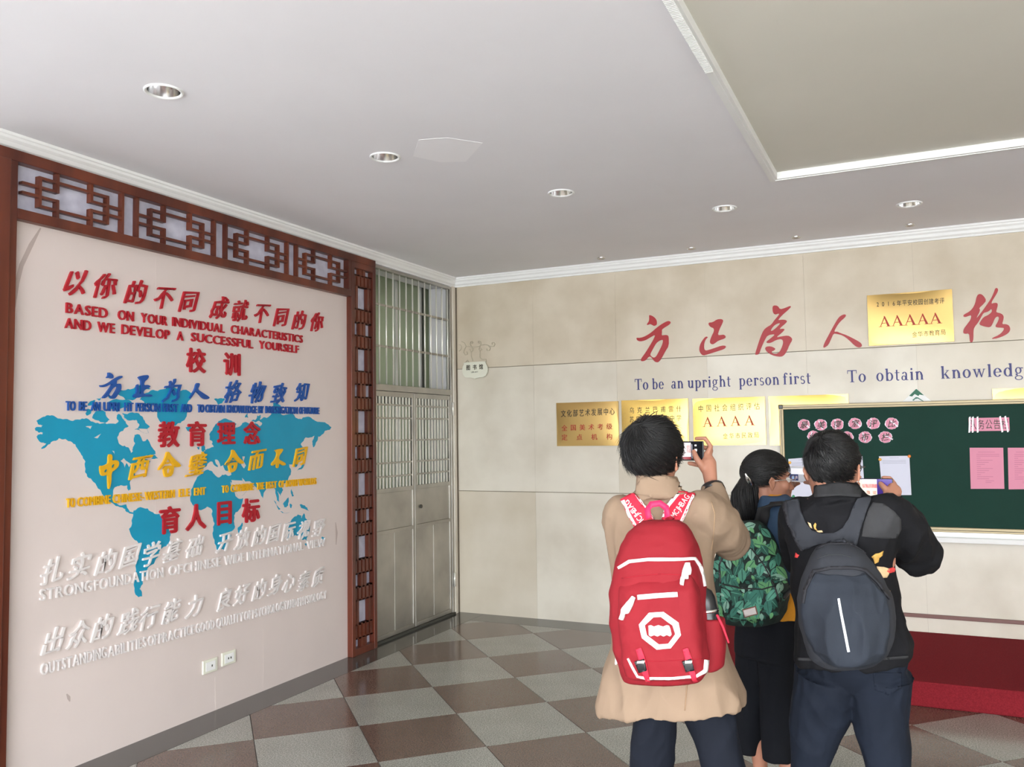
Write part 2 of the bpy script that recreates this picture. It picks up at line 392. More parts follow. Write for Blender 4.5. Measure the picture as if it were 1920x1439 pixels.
# ------------------------------------------------------------------ downlights
def downlight(x, y, r, label, group, big=True):
    t = thing('downlight', label, 'ceiling light', group=group)
    N = 32; mk = lambda rr, z: [V((math.cos(2*math.pi*i/N)*rr, math.sin(2*math.pi*i/N)*rr, z)) for i in range(N)]
    MB().loft([mk(r, 0.0), mk(r, -0.006), mk(r*0.93, -0.009), mk(r*0.82, -0.004), mk(r*0.80, 0)], cap=False).obj('rim', M_white if big else M_chrome, t, True)
    MB().loft([mk(r*0.81, -0.003), mk(r*0.74, -0.001), mk(r*0.55, -0.0002)], cap=False).obj('reflector', M_chrome, t, True)
    MB().loft([mk(r*0.55, -0.0002), mk(r*0.3, -0.0001), mk(0.002, -0.0001)], cap=True).obj('bulb', M_alu, t, True)
    t.location = (x, y, H); return t
def downlight2(x, y, r, label, group):
    # recessed cup: the ceiling is bored so that the cup really goes up
    t = thing('downlight', label, 'ceiling light', group=group); N = 40
    mk = lambda rr, z: [V((math.cos(2*math.pi*i/N)*rr, math.sin(2*math.pi*i/N)*rr, z)) for i in range(N)]
    MB().loft([mk(r, 0.001), mk(r, -0.005), mk(r*0.94, -0.008), mk(r*0.84, -0.004), mk(r*0.82, 0.004)], cap=False).obj('rim', M_white, t, True)
    MB().loft([mk(r*0.82, 0.0), mk(r*0.78, 0.03), mk(r*0.68, 0.06), mk(r*0.5, 0.085), mk(r*0.3, 0.1)], cap=False).obj('reflector', M_chrome, t, True)
    b = MB(); b.loft([mk(r*0.3, 0.1), mk(r*0.3, 0.07), mk(r*0.22, 0.05), mk(0.004, 0.042)]); b.obj('bulb', M_alu, t, True)
    t.location = (x, y, H); return t
lb = ['large recessed downlight nearest the camera, above the pink board', 'large recessed downlight beside the pale paint patch, second from the left',
      'large recessed downlight in the middle of the curved row', 'large recessed downlight just outside the corner of the recessed panel', 'large recessed downlight farthest right, between recess and stone wall']
for (x, y), l in zip(BIG, lb): downlight2(x, y, 0.08, l, 'large downlights in a curve')
sl = ['tiny spotlight nearest the room corner', 'tiny spotlight second from the room corner, above the first big red characters', 'tiny spotlight third from the room corner', 'tiny spotlight farthest from the room corner, under the right large downlight']
for x, l in zip((1.515, 2.274, 3.074, 3.859), sl): downlight(x, -0.235, 0.036, l, 'small spotlights along the stone wall', False)
# ------------------------------------------------------------------ left wall: display board
BY0_, BY1_, BZ1 = -4.352, -1.712, 2.69
bd = thing('display_board', 'large pink board with raised slogans over a turquoise world map, in a wooden frame', 'board')
box('panel', (-0.03, BY0_, 0.0), (0.0, BY1_, BZ1), M_board, bd)
def frac(lp, it=2, amp=0.16, seed=0):
    rnd = random.Random(seed)
    for _ in range(it):
        out = []
        for i in range(len(lp)):
            a, b = lp[i], lp[(i+1) % len(lp)]; dx, dy = b[0]-a[0], b[1]-a[1]; k = rnd.uniform(-amp, amp)
            out += [a, ((a[0]+b[0])/2-dy*k, (a[1]+b[1])/2+dx*k)]
        lp = out
    return lp
def z1(l): return [(60+x/6.397, 700+y/6.397) for x, y in l]
def z2(l): return [(340+x/6.397, 700+y/6.397) for x, y in l]
def z3(l): return [(180+x/6.397, 900+y/6.397) for x, y in l]
def z4(l): return [(360+x/6.397, 880+y/6.397) for x, y in l]
land = [
 z1([(35,660),(110,650),(130,625),(75,615),(50,575),(120,530),(190,505),(280,525),(400,550),(490,575),(600,545),(690,565),(760,600),(860,600),(900,610),(1000,610),(1040,575),(1015,530),(1030,490),(1100,560),(1130,610),(1160,640),(1120,655),(1050,710),(1020,770),(1045,850),(1110,870),(1165,905),(1190,965),(1210,940),(1210,890),(1235,850),(1220,790),(1230,740),(1290,740),(1330,820),(1380,790),(1420,860),(1470,930),(1480,970),(1400,985),(1340,1010),(1420,1060),(1380,1085),(1300,1110),(1230,1170),(1220,1250),(1170,1310),(1180,1400),(1155,1410),(1140,1345),(1060,1345),(990,1370),(970,1439)])
 + z3([(200,185),(190,240),(250,290),(360,295),(372,340),(400,385),(440,392),(440,408),(400,403),(350,352),(310,332),(220,298),(150,250),(90,190),(30,110)])
 + z1([(768,1340),(740,1310),(660,1240),(635,1180),(640,1060),(590,980),(540,900),(480,830),(400,790),(320,780),(240,820),(180,870),(110,910),(150,870),(170,845),(100,830),(55,760),(70,740),(125,735),(130,715),(40,690)]),
 z1([(1080,480),(1200,470),(1300,510),(1350,570),(1410,640),(1380,670),(1400,720),(1340,720),(1280,670),(1230,680),(1290,620),(1250,560),(1170,570),(1110,540)]),
 z1([(730,500),(800,450),(880,470),(930,560),(900,585),(800,570),(720,540)]), z1([(640,480),(660,430),(720,440),(700,490),(655,510)]),
 z1([(1030,200),(1150,190),(1240,160),(1330,130),(1420,190),(1340,220),(1250,300),(1150,320),(1080,280),(1020,240)]),
 z1([(690,345),(760,325),(740,370),(670,390)]), z1([(900,350),(1050,320),(1200,350),(1110,400),(1020,470),(950,430)]), z1([(900,270),(990,290),(940,310)]), z1([(770,310),(830,290),(800,330)]),
 z1([(1290,320),(1340,250),(1450,200),(1560,195),(1700,170),(1850,200),(1920,240),(1860,360),(1870,440),(1840,540),(1780,600),(1720,630),(1640,680),(1600,600),(1540,590),(1500,500),(1470,400),(1350,360)]),
 z1([(1430,1030),(1465,980),(1510,1025)]), z1([(1840,650),(1900,640),(1930,680),(1860,690)]),
 z2([(245,960),(265,940),(330,905),(390,885),(365,850),(372,820),(340,800),(335,740),(370,690),(430,600),(510,545),(600,570),(660,610),(640,660),(700,640),(730,600),(800,600),(880,600),(940,640),(970,600),(930,570),(890,590),(840,570),(890,560),(910,510),(950,500),(940,560),(1000,530),(1080,490),(1120,440),(1100,400),(1100,360),(1150,350),(1190,390),(1200,440),(1160,470),(1250,500),(1350,500),(1400,550),(1480,530),(1560,540),(1600,570),(1720,590),(1800,650),(1780,680),(1740,690),(1700,730),(1640,760),(1610,840),(1580,890),(1570,820),(1600,750),(1560,770),(1490,770),(1430,850),(1480,900),(1470,990),(1420,1050),(1370,1130),(1350,1100),(1290,1090),(1310,1150),(1310,1220),(1260,1300),(1200,1340)])
 + z4([(1092,249),(1060,320),(1020,265),(1045,400),(1020,380),(1000,250),(940,190),(890,240),(850,350),(830,320),(800,240),(740,190),(640,150),(600,100),(620,170),(680,220),(640,280),(548,320),(500,250),(460,105),(455,110),(480,190),(548,350),(610,347),(590,430),(520,520),(505,600),(515,690),(460,760),(470,800),(435,900),(380,970),(315,985),(270,850),(255,740),(270,650),(235,540),(240,490),(180,450),(80,490),(0,420)])
 + z3([(1130,240),(1140,120),(1200,0)]) + z2([(190,1245),(230,1220),(250,1195),(340,1170),(390,1210),(460,1250),(490,1220),(560,1235),(600,1220),(600,1180),(520,1160),(500,1100),(470,1120),(430,1040),(400,1040),(440,1130),(400,1110),(370,1060),(320,1080),(280,1130),(230,1190),(210,1130),(240,1050),(265,1010)]),
 z2([(240,880),(270,850),(290,930),(250,945)]), z2([(185,890),(215,880),(210,920)]),
 z4([(600,640),(595,720),(560,770),(550,700)]), z4([(980,375),(1060,480),(1040,490)]), z4([(1090,420),(1155,340),(1150,440),(1110,460)]), z4([(1060,505),(1170,520),(1100,528)]),
 z4([(1290,430),(1350,435),(1400,505),(1350,480),(1310,470)]), z4([(1170,420),(1200,430),(1185,470)]),
 z4([(1120,650),(1180,640),(1200,600),(1270,545),(1310,560),(1310,600),(1340,530),(1360,590),(1410,680),(1410,760),(1370,860),(1320,850),(1290,800),(1240,790),(1150,850),(1130,830),(1140,740)]),
 z4([(1350,900),(1380,900),(1365,930)]), z4([(1510,940),(1550,900),(1590,820),(1560,810),(1540,890)]), z2([(1390,1170),(1440,1120),(1490,1020),(1470,1110),(1400,1160)]),
 z2([(390,310),(480,300),(520,320),(440,380)]), z2([(760,530),(790,480),(800,540)]), z4([(1190,240),(1220,320),(1200,330)]),
 z3([(440,400),(450,370),(500,340),(620,345),(680,390),(760,410),(790,470),(870,560),(890,640),(880,740),(780,830),(740,930),(690,1010),(610,1090),(590,1160),(540,1200),(560,1250),(520,1310),(550,1400),(510,1410),(460,1330),(455,1240),(480,1080),(510,900),(515,770),(450,710),(395,590),(440,450)]),
]
lakes = [z1([(740,775),(830,725),(790,780)]), z1([(640,640),(720,632),(700,672)]), z1([(1060,1050),(1100,1020),(1140,1060),(1190,1090),(1160,1130),(1130,1080),(1110,1145),(1092,1080)]), z1([(960,930),(985,935),(995,985)]),
         z2([(730,1000),(762,1000),(745,1060),(775,1110),(750,1145),(715,1100),(740,1060)])]
loops = []
for i, lp in enumerate(land+lakes):
    w_ = [(onL(a, b).y, onL(a, b).z) for a, b in lp]; loops.append(frac(w_, 2, 0.17 if i < len(land) else 0.08, i))
me = shape_mesh('world_map', loops, 0.002, M_map); o = link('world_map', me, bd); o.matrix_world = ML @ Matrix.Translation((0, 0, 0.0005))
D = 0.012
def rowL(words, y0l, y0r, xl, xr, cap, mt, sc=2.743, oy=240):
    # words: (text, zoom x0, zoom x1); baseline from (xl,y0l) to (xr,y0r) in zoom pixels
    for wd, a, b in words:
        pa = onL(a/sc, oy+(y0l+(y0r-y0l)*(a-xl)/(xr-xl))/sc); pb = onL(b/sc, oy+(y0l+(y0r-y0l)*(b-xl)/(xr-xl))/sc)
        z = (pa.z+pb.z)/2; n = len(wd)
        word(wd, 'en', mt, ML, pa.y, pb.y, z, z+cap, D, 0.0, bd)
def chars(lst, s, st, mt, sc=2.743, oy=240, sx=1.0, depth=D):
    request([(c, st) for c, _, _ in lst])
    for c, a, b in lst:
        p = onL(a/sc, oy+b/sc); put_char('character', c, st, mt, ML, p.y, p.z, s, depth, 0.0, bd, sx)
chars([('以',385,795),('你',540,815),('的',695,845),('不',845,875),('同',968,895),('成',1125,925),('就',1232,940),('不',1347,955),('同',1443,975),('的',1535,990),('你',1628,1000)], 0.142, 'cal', M_red)
rowL([('BASED',335,548),('ON',603,683),('YOUR',722,855),('INDIVIDUAL',883,1150),('CHARACTERISTICS',1185,1552)], 952, 1104, 335, 1552, 0.052, M_red)
rowL([('AND',330,463),('WE',498,585),('DEVELOP',622,868),('A',907,938),('SUCCESSFUL',980,1297),('YOURSELF',1330,1532)], 1030, 1158, 330, 1532, 0.052, M_red)
chars([('校',1005,1197),('训',1190,1217)], 0.15, 'bold', M_red)
chars([('为',880,90),('格',1195,95),('物',1322,100),('致',1430,105),('知',1550,100)], 0.14, 'cal', M_blue, oy=700)
def traced(nm, loops, mt):
    lps = [[(onL(a, b).y, onL(a, b).z) for a, b in smoothloop(lp, 1)] for lp in loops]
    cy = sum(p[0] for p in lps[0])/len(lps[0]); cz = min(p[1] for l in lps for p in l)
    lps = [[(p[0]-cy, p[1]-cz) for p in l] for l in lps]
    o = link('character', shape_mesh('character', lps, D, mt), bd); o.matrix_world = ML @ Matrix.Translation((cy, cz, D/2))
def smoothloop(lp, it=2):
    for _ in range(it):
        out = []
        for i in range(len(lp)):
            a, b = lp[i], lp[(i+1) % len(lp)]
            out += [(a[0]*0.75+b[0]*0.25, a[1]*0.75+b[1]*0.25), (a[0]*0.25+b[0]*0.75, a[1]*0.25+b[1]*0.75)]
        lp = out
    return lp
def refit(loops, x0, x1, y0, y1):
    ax = [p[0] for l in loops for p in l]; ay = [p[1] for l in loops for p in l]
    return [[(x0+(p[0]-min(ax))/(max(ax)-min(ax))*(x1-x0), y0+(p[1]-min(ay))/(max(ay)-min(ay))*(y1-y0)) for p in l] for l in loops]
FANG = [[(355,298),(400,305),(455,340),(490,385),(500,440),(490,480),(445,497),(415,478),(375,460),(340,475),(315,478),(325,450),(355,410),(360,350)],
 [(130,705),(200,710),(290,680),(400,610),(500,520),(600,450),(690,405),(735,410),(748,440),(710,480),(640,520),(585,560),(588,600),(578,668),(640,658),(690,660),(710,690),(712,850),(650,950),(580,1080),(530,1145),(490,1150),(450,1130),(400,1060),(358,1040),(300,1110),(250,1132),(205,1125),(215,1080),(290,980),(370,850),(440,730),(470,650),(380,700),(290,755),(200,775),(150,760)],
 [(605,740),(540,760),(480,810),(420,920),(372,1010),(400,1045),(440,1068),(480,1050),(520,980),(590,840),(606,780)]]
FANG = refit(FANG, 185, 227.5, 699, 748.5)
traced('方', FANG, M_blue)
traced('正', [z1([(1255,45),(1360,20),(1390,35),(1370,75),(1335,100),(1325,150),(1380,140),(1410,165),(1350,195),(1325,200),(1320,255),(1420,255),(1430,285),(1330,280),(1240,300),(1195,290),(1210,255),(1240,240),(1235,150),(1265,130),(1270,250),(1295,245),(1295,95),(1280,75)])], M_blue)
traced('人', [z2([(165,120),(205,120),(205,150),(180,195),(230,230),(320,285),(322,305),(280,318),(240,300),(200,255),(160,215),(120,275),(95,305),(80,300),(120,240),(150,190)])], M_blue)
traced('中', [z1([(900,980),(930,970),(950,1000),(940,1055),(1000,1040),(1030,1070),(1020,1120),(980,1160),(935,1190),(935,1300),(915,1390),(900,1390),(895,1300),(892,1210),(850,1235),(815,1230),(800,1170),(800,1110),(830,1115),(880,1095),(900,1080)]), z1([(940,1100),(985,1085),(975,1125),(938,1150)]), z1([(845,1170),(895,1140),(893,1180),(855,1200)])], M_yel)
traced('合', [z1([(1600,945),(1630,945),(1650,985),(1700,1040),(1775,1105),(1760,1125),(1700,1130),(1650,1070),(1620,1020),(1580,1090),(1510,1170),(1500,1150),(1560,1070),(1590,1000)]), z1([(1570,1075),(1640,1065),(1640,1085),(1580,1095)]), z1([(1555,1120),(1680,1105),(1690,1130),(1670,1230),(1600,1250),(1575,1240)]), z1([(1595,1150),(1650,1140),(1640,1200),(1605,1210)])], M_yel)
traced('合', [z2([(590,920),(615,920),(640,960),(680,1020),(740,1070),(725,1090),(680,1085),(630,1030),(605,1000),(570,1060),(530,1110),(505,1100),(560,1030),(590,970)]), z2([(555,1050),(620,1035),(625,1052),(565,1068)]), z2([(545,1085),(650,1065),(660,1090),(640,1165),(590,1195),(565,1190)]), z2([(580,1110),(625,1100),(618,1145),(590,1150)])], M_yel)
traced('不', [z2([(1100,925),(1190,905),(1210,920),(1190,950),(1160,990),(1155,1040),(1200,1060),(1240,1085),(1235,1105),(1200,1110),(1160,1075),(1150,1140),(1128,1140),(1125,1070),(1090,1110),(1070,1110),(1070,1080),(1110,1040),(1135,980),(1130,945)])], M_yel)

def rowP(words, x0, yb0, x1, yb1, cap, mt):
    for wd, a, b in words:
        f = lambda x: yb0+(yb1-yb0)*(x-x0)/(x1-x0)
        pa, pb = onL(a, f(a)), onL(b, f(b)); z = (pa.z+pb.z)/2
        word(wd, 'en', mt, ML, pa.y, pb.y, z, z+cap, D, 0.0, bd, gap=0.05)
rowP([('TO',122.5,139.7),('BE',147,160.8),('AN',169.4,186.3),('UPRI',192.9,221.8),('HT',232,247.6),('PERSON',253.5,299),('FIRST',303.9,332),('AND',337.5,357.8),('TO',369.4,381),('OBTAIN',384,419.7),('KNOWLEDGE',424.4,480),('BY',483.5,492.4),('INVESTIGATION',496.8,556.5),('OF',560,567.5),('NATURE',569.8,597)], 122, 770, 597, 776.8, 0.047, M_blue)
chars([('教',865,315),('育',1010,312),('理',1160,310),('念',1292,308)], 0.152, 'bold', M_red, oy=700)
chars([('西',720,485),('璧',1005,468),('而',1320,445),('同',1540,430)], 0.14, 'cal', M_yel, oy=700)
rowL([('TO',338,380),('COMBINE',395,562),('CHINESE-',577,735),('WESTERN',742,893),('ELE',917,970),('ENT',995,1052),('TO',1138,1170),('COMBINE',1183,1300),('THE',1315,1353),('BEST',1365,1418),('OF',1430,1458),('BOTH',1468,1525),('WORLDS',1533,1622)], 692, 571, 338, 1622, 0.045, M_yel, oy=700)
chars([('育',870,755),('人',1005,740),('目',1150,720),('标',1287,705)], 0.158, 'bold', M_red, oy=700)
chars([('扎',262,1015),('实',405,990),('的',540,970),('国',665,940),('学',775,930),('基',883,912),('础',1000,890),('开',1150,870),('放',1242,850),('的',1330,835),('国',1405,825),('际',1480,815),('视',1560,805),('野',1635,795)], 0.126, 'cal', M_wl, oy=700)
rowL([('STRONG',200,468),('FOUNDATION',480,835),('OF',865,932),('CHINESE',940,1130),('WIDE',1150,1250),('INTERNATIONAL',1268,1555),('VIEW',1575,1668)], 1172, 887, 200, 1668, 0.054, M_wl, oy=700)
chars([('出',268,605),('众',397,575),('的',522,540),('践',655,510),('行',765,490),('能',878,455),('力',995,430),('良',1150,395),('好',1240,370),('的',1330,345),('身',1410,320),('心',1480,312),('素',1560,300),('质',1632,280)], 0.126, 'cal', M_wl, oy=980)
rowL([('OUTSTANDING',205,543),('ABILITIES',550,747),('OF',757,803),('PRACTICE',812,995),('GOOD',1003,1098),('QUALIT',1108,1225),('Y',1230,1245),('OF',1252,1288),('PSYCHOLOGY',1295,1470),('AND',1472,1520),('PHYSIOLOGY',1528,1675)], 785, 391, 205, 1675, 0.054, M_wl, oy=980)
M_stain = mat('board_scuff', s2l(186,170,164), 0.6, noise_amt=0.05); M_crease = mat('board_crease', s2l(228,216,210), 0.35)
def mark(nm, pl_, wd_, m_):
    L, R = [], []
    for i, (a, b) in enumerate(pl_):
        p = onL(a, b); q = onL(*pl_[min(i+1, len(pl_)-1)]); o_ = onL(*pl_[max(i-1, 0)]); d = (q-o_).normalized(); n_ = V((0, -d.z, d.y)); w2 = wd_*(0.3 if i in (0, len(pl_)-1) else 1)/2
        L.append(p+n_*w2); R.append(p-n_*w2)
    MB().prism([(0.0003, p.y, p.z) for p in L+R[::-1]], 0, (0.0006, 0, 0)).obj(nm, m_, bd)
mark('scuff', [(76, 428), (58, 460), (40, 498), (32, 530), (27, 580)], 0.022, M_stain); mark('scuff', [(629, 980), (631, 1000), (630, 1022)], 0.025, M_stain); mark('scuff', [(125, 1302), (129, 1309), (131, 1316)], 0.018, M_stain)
mark('crease', [(291, 935), (291, 985), (290, 1100)], 0.004, M_crease); mark('crease', [(403, 1270), (404, 1315), (405, 1332)], 0.010, M_crease); mark('crease', [(493, 1180), (494, 1260), (493, 1292)], 0.004, M_crease); mark('crease', [(292, 480), (292, 560), (292, 650)], 0.004, M_crease); mark('crease', [(498, 540), (498.5, 548), (498, 553)], 0.006, M_crease)
rebase(bd, (-0.015, -3.03, 0))
# pencil-like scuffs, seams are material level; wall sockets
def socket(px, py, label, holes):
    p = onL(px, py); t = thing('wall_socket', label, 'socket')
    box('cover', (0.0, p.y-0.058, p.z-0.04), (0.012, p.y+0.058, p.z+0.04), M_plastic, t, 0.004)
    box('insert', (0.0125, p.y-0.038, p.z-0.026), (0.0145, p.y+0.038, p.z+0.026), M_white, t, 0.001)
    for dy, dz in holes: box('slot', (0.0145, p.y+dy-0.004, p.z+dz-0.006), (0.0155, p.y+dy+0.004, p.z+dz+0.006), M_dark, t)
    rebase(t, p)
socket(392, 1249, 'ivory wall socket low on the pink board, the left one with a single hole', [(0.01, 0)])
socket(427, 1234, 'ivory wall socket low on the pink board, the right one with two holes', [(-0.008, 0), (0.012, 0)])

# ------------------------------------------------------------------ wooden lattice frame
fr = thing('lattice_frame', 'dark red wooden lattice frame around the pink board, lilac panes behind the bars', 'frame')
FX = 0.045
YL, YR = -4.352, -1.712
CY0, CY1 = -1.712, -1.392     # right column
box('rail', (-0.03, -4.52, 2.945), (FX, CY1, 3.0), M_wood, fr, 0.003)
box('rail', (-0.03, YL, 2.672), (FX, YR, 2.722), M_wood, fr, 0.003)
box('post', (-0.03, -4.39, 0), (FX, YL, 2.945), M_wood, fr, 0.003)
box('post', (-0.03, -4.52, 0), (FX+0.012, -4.39, 2.945), M_woodL, fr, 0.006)
box('post', (-0.03, CY0, 0), (FX, CY0+0.042, 2.945), M_woodL, fr, 0.003)
box('post', (-0.03, CY1-0.036, 0), (FX, CY1, 2.945), M_wood, fr, 0.003)
box('rail', (-0.03, YR, 2.722-0.0), (FX-0.001, YR-0.03, 2.945), M_wood, fr, 0.002)
box('rail', (-0.03, CY0+0.042, 0), (FX-0.002, CY1-0.036, 0.05), M_wood, fr, 0.002)
box('rail', (-0.03, CY0+0.042, 2.90), (FX-0.002, CY1-0.036, 2.945), M_wood, fr, 0.002)
box('pane', (-0.029, YL, 2.72), (-0.005, YR, 2.95), M_lilac, fr)
box('pane', (-0.029, CY0+0.03, 0.03), (-0.005, CY1-0.03, 2.95), M_lilac, fr)
LZ0, LZ1 = 2.722, 2.945; hh = LZ1-LZ0
E_, A_, B_, C_, D_, F_ = [onL(a/7.196, 280+b/7.196).y for a, b in ((1582,900),(485,580),(718,640),(1168,750),(1383,800),(1780,950))]
y0m = YL+0.032; Mw = E_-y0m; gp = F_-E_
tot = (YR-0.03)-y0m; k_ = tot/(4*Mw+3*gp); Mw *= k_; gp *= k_
ra, rb_, rc, rd = [(q-y0m)/(E_-y0m) for q in (A_, B_, C_, D_)]
bt = 0.014
lat_me = {}
def bar(y0, z0, y1, z1, nm='bar'):
    if abs(y1-y0) < 1e-6: a, b = (0.0, y0-bt/2, z0), (0.032, y0+bt/2, z1); mt = M_woodL
    else: a, b = (0.002, y0, z0-bt/2), (0.03, y1, z0+bt/2); mt = M_woodR
    box(nm, a, b, mt, fr)
for n in range(4):
    ys = y0m+n*(Mw+gp); X = lambda f: ys+f*Mw; Z = lambda f: LZ1-f*hh
    h1, h2, h3, h4 = 0.19, 0.40, 0.61, 0.82
    bar(X(ra), Z(h1), X(rd), Z(h1)); bar(X(ra), Z(h4), X(rd), Z(h4))
    for z in (h2, h3): bar(X(0), Z(z), X(rb_), Z(z)); bar(X(rc), Z(z), X(1), Z(z))
    for r_ in (ra, rd): bar(X(r_), Z(h4)-bt/2, X(r_), Z(h1)+bt/2)
    for r_ in (rb_, rc):
        bar(X(r_), Z(h2)-bt/2, X(r_), LZ1); bar(X(r_), LZ0, X(r_), Z(h3)+bt/2)
    if n < 3: bar(X(1), LZ0, X(1), LZ1); bar(X(1)+gp, LZ0, X(1)+gp, LZ1)
# column lattice
cy0, cy1 = CY0+0.042, CY1-0.036; cw = cy1-cy0
tall = [onL(676, y).z for y in (561.7, 676.3, 791.6, 908.2, 1025.5, 1145.2)]
small = [onL(676, y).z for y in (508, 619.5, 734, 849, 967, 1086, 1206)]
ct = 0.011
def cbar(a, z0, b, z1_, nm='slat'):
    box(nm, (0.0, a, z0), (0.03, b, z1_), M_woodR, fr)
prev = 2.90
th, sh = 0.083, 0.045
lev = sorted([(z, 't') for z in tall]+[(z, 's') for z in small], reverse=True)
for z, t in lev:
    h_ = th if t == 't' else sh
    # slat band from prev down to z+h_
    if prev-(z+h_) > 0.02:
        for j in range(5):
            c = cy0+cw*(j+0.5)/5; cbar(c-cw*0.066, z+h_, c+cw*0.066, prev, 'slat')
        cbar(cy0, prev-ct, cy1, prev, 'crossbar'); cbar(cy0, z+h_, cy1, z+h_+ct, 'crossbar')
    if t == 't':
        for s_ in (0, 1):
            for j in range(2):
                c = (cy0+cw*(0.05+0.14*j)) if s_ == 0 else (cy1-cw*(0.05+0.14*j)); cbar(c-cw*0.058, z-h_, c+cw*0.058, z+h_)
    else:
        for j in (-1, 1):
            c = (cy0+cy1)/2+j*cw*0.085; cbar(c-cw*0.07, z-h_, c+cw*0.07, z+h_)
    prev = z-h_
rebase(fr, (0, -2.95, 0))

# ------------------------------------------------------------------ steel gate
gt = thing('steel_gate', 'stainless steel double gate with barred transom, between wooden frame and stone wall', 'gate')
GX = -0.02
fbar = lambda n, a, b, mt=M_steel, bev=0.002: box(n, a, b, mt, gt, bev)
fbar('frame_post', (GX-0.03, DY0, 0), (GX+0.015, DY0+0.03, DZ)); fbar('frame_post', (GX-0.03, DY1-0.028, 0), (GX+0.015, DY1, DZ))
fbar('frame_rail', (GX-0.03, DY0+0.03, 1.985), (GX+0.015, DY1-0.028, 2.035)); fbar('frame_rail', (GX-0.03, DY0+0.03, DZ-0.025), (GX+0.015, DY1-0.028, DZ))
cy_ = []
for i in range(13):
    y = DY0+0.045+(DY1-DY0-0.085)*i/12
    MB().tube([(GX-0.008, y, 2.035), (GX-0.008, y, DZ-0.02)], 0.0068, 8, rnd=False).obj('bar', M_steelb, gt, True)
for z in (2.68, 2.345): fbar('crossbar', (GX-0.018, DY0+0.03, z-0.009), (GX-0.003, DY1-0.028, z+0.009), M_steel, 0.001)
mid = -0.748
for li, (a, b) in enumerate(((DY0+0.034, mid-0.003), (mid+0.003, DY1-0.031))):
    leaf = link('door_leaf', None, gt)
    lb_ = lambda n, p, q, mt=M_steel, bev=0.002: box(n, p, q, mt, leaf, bev)
    lb_('stile', (GX-0.025, a, 0.02), (GX+0.01, a+0.03, 1.98)); lb_('stile', (GX-0.025, b-0.03, 0.02), (GX+0.01, b, 1.98))
    for z0, z1_ in ((1.94, 1.98), (1.165, 1.20), (0.838, 0.868), (0.02, 0.055)): lb_('rail', (GX-0.025, a+0.03, z0), (GX+0.01, b-0.03, z1_))
    lb_('upper_panel', (GX-0.018, a+0.03, 0.868), (GX+0.002, b-0.03, 1.165))
    mm = (a+b)/2
    lb_('lower_panel', (GX-0.018, a+0.03, 0.055), (GX+0.002, mm-0.004, 0.838)); lb_('lower_panel', (GX-0.018, mm+0.004, 0.055), (GX+0.002, b-0.03, 0.838))
    lb_('panel_joint', (GX-0.018, mm-0.004, 0.055), (GX+0.006, mm+0.004, 0.838), M_steel, 0.001)
    for i in range(11):
        y = a+0.03+(b-a-0.06)*(i+0.5)/11
        MB().box((GX-0.012, y-0.0075, 1.2), (GX, y+0.0075, 1.94)).obj('bar', M_steelb, leaf)
    for z in (1.872, 1.765, 1.583, 1.402, 1.293): lb_('crossbar', (GX-0.004, a+0.03, z-0.007), (GX+0.006, b-0.03, z+0.007), M_steel, 0.001)
    if li == 1:
        p = onL(788, 950, GX); MB().tube([(GX+0.002, p.y, p.z), (GX+0.014, p.y, p.z)], 0.016, 14, rnd=False).obj('lock', M_dark, leaf)
for z in (1.86, 0.31):
    MB().tube([(GX+0.024, DY1-0.008, z-0.06), (GX+0.024, DY1-0.008, z+0.06)], 0.010, 10, rnd=False).obj('hinge', M_steelb, gt, True)
fbar('sill', (GX-0.06, DY0, 0), (GX+0.03, DY1, 0.018), M_dark)
rebase(gt, (GX, -0.74, 0))
# glazed partition behind the gate
wn = thing('glazed_partition', 'pale green frosted glazing with aluminium mullions behind the steel gate', 'window')
WX = -0.30
for a, b in ((-2.3, -1.42), (-1.40, -0.60), (-0.585, -0.20), (-0.17, 0.0)):
    box('pane', (WX-0.01, a, 0.05), (WX, b, 1.96), M_pane, wn); box('pane', (WX-0.01, a, 2.02), (WX, b, 3.2), M_pane, wn)
for y in (-1.41, -0.592, -0.185): box('mullion', (WX-0.03, y-0.02, 0), (WX+0.02, y+0.02, 3.2), M_alu, wn, 0.003)
box('mullion', (WX-0.02, -0.17, 0), (WX+0.03, -0.15, 3.2), M_dark, wn)
box('transom_rail', (WX-0.03, -2.3, 1.96), (WX+0.03, 0, 2.02), M_alu, wn, 0.003)
box('curtain_shade_strip', (WX+0.03, -2.3, 1.90), (WX+0.06, 0, 1.985), mat('shadow_grey', s2l(110,108,96), 0.7), wn)  # grey strip standing in for the curtain's shadow behind the bars
rebase(wn, (WX, -1.1, 0))
li_ = bpy.data.lights.new('pane_backlight', 'AREA'); li_.size = 1.0; li_.energy = 9; li_.color = (1.0, 1.0, 0.96)  # added unseen area light, brightens the frosted panes from behind
lo_ = bpy.data.objects.new('pane_backlight', li_); C.objects.link(lo_); lo_.location = (-1.35, -1.0, 2.9)
lr = MB().box((-2.5, -3.0, 0), (-2.45, 0.02, 3.08)).box((-2.5, -3.05, 0), (-0.25, -3.0, 3.08))
struct(lr.obj('wall_library', M_white))

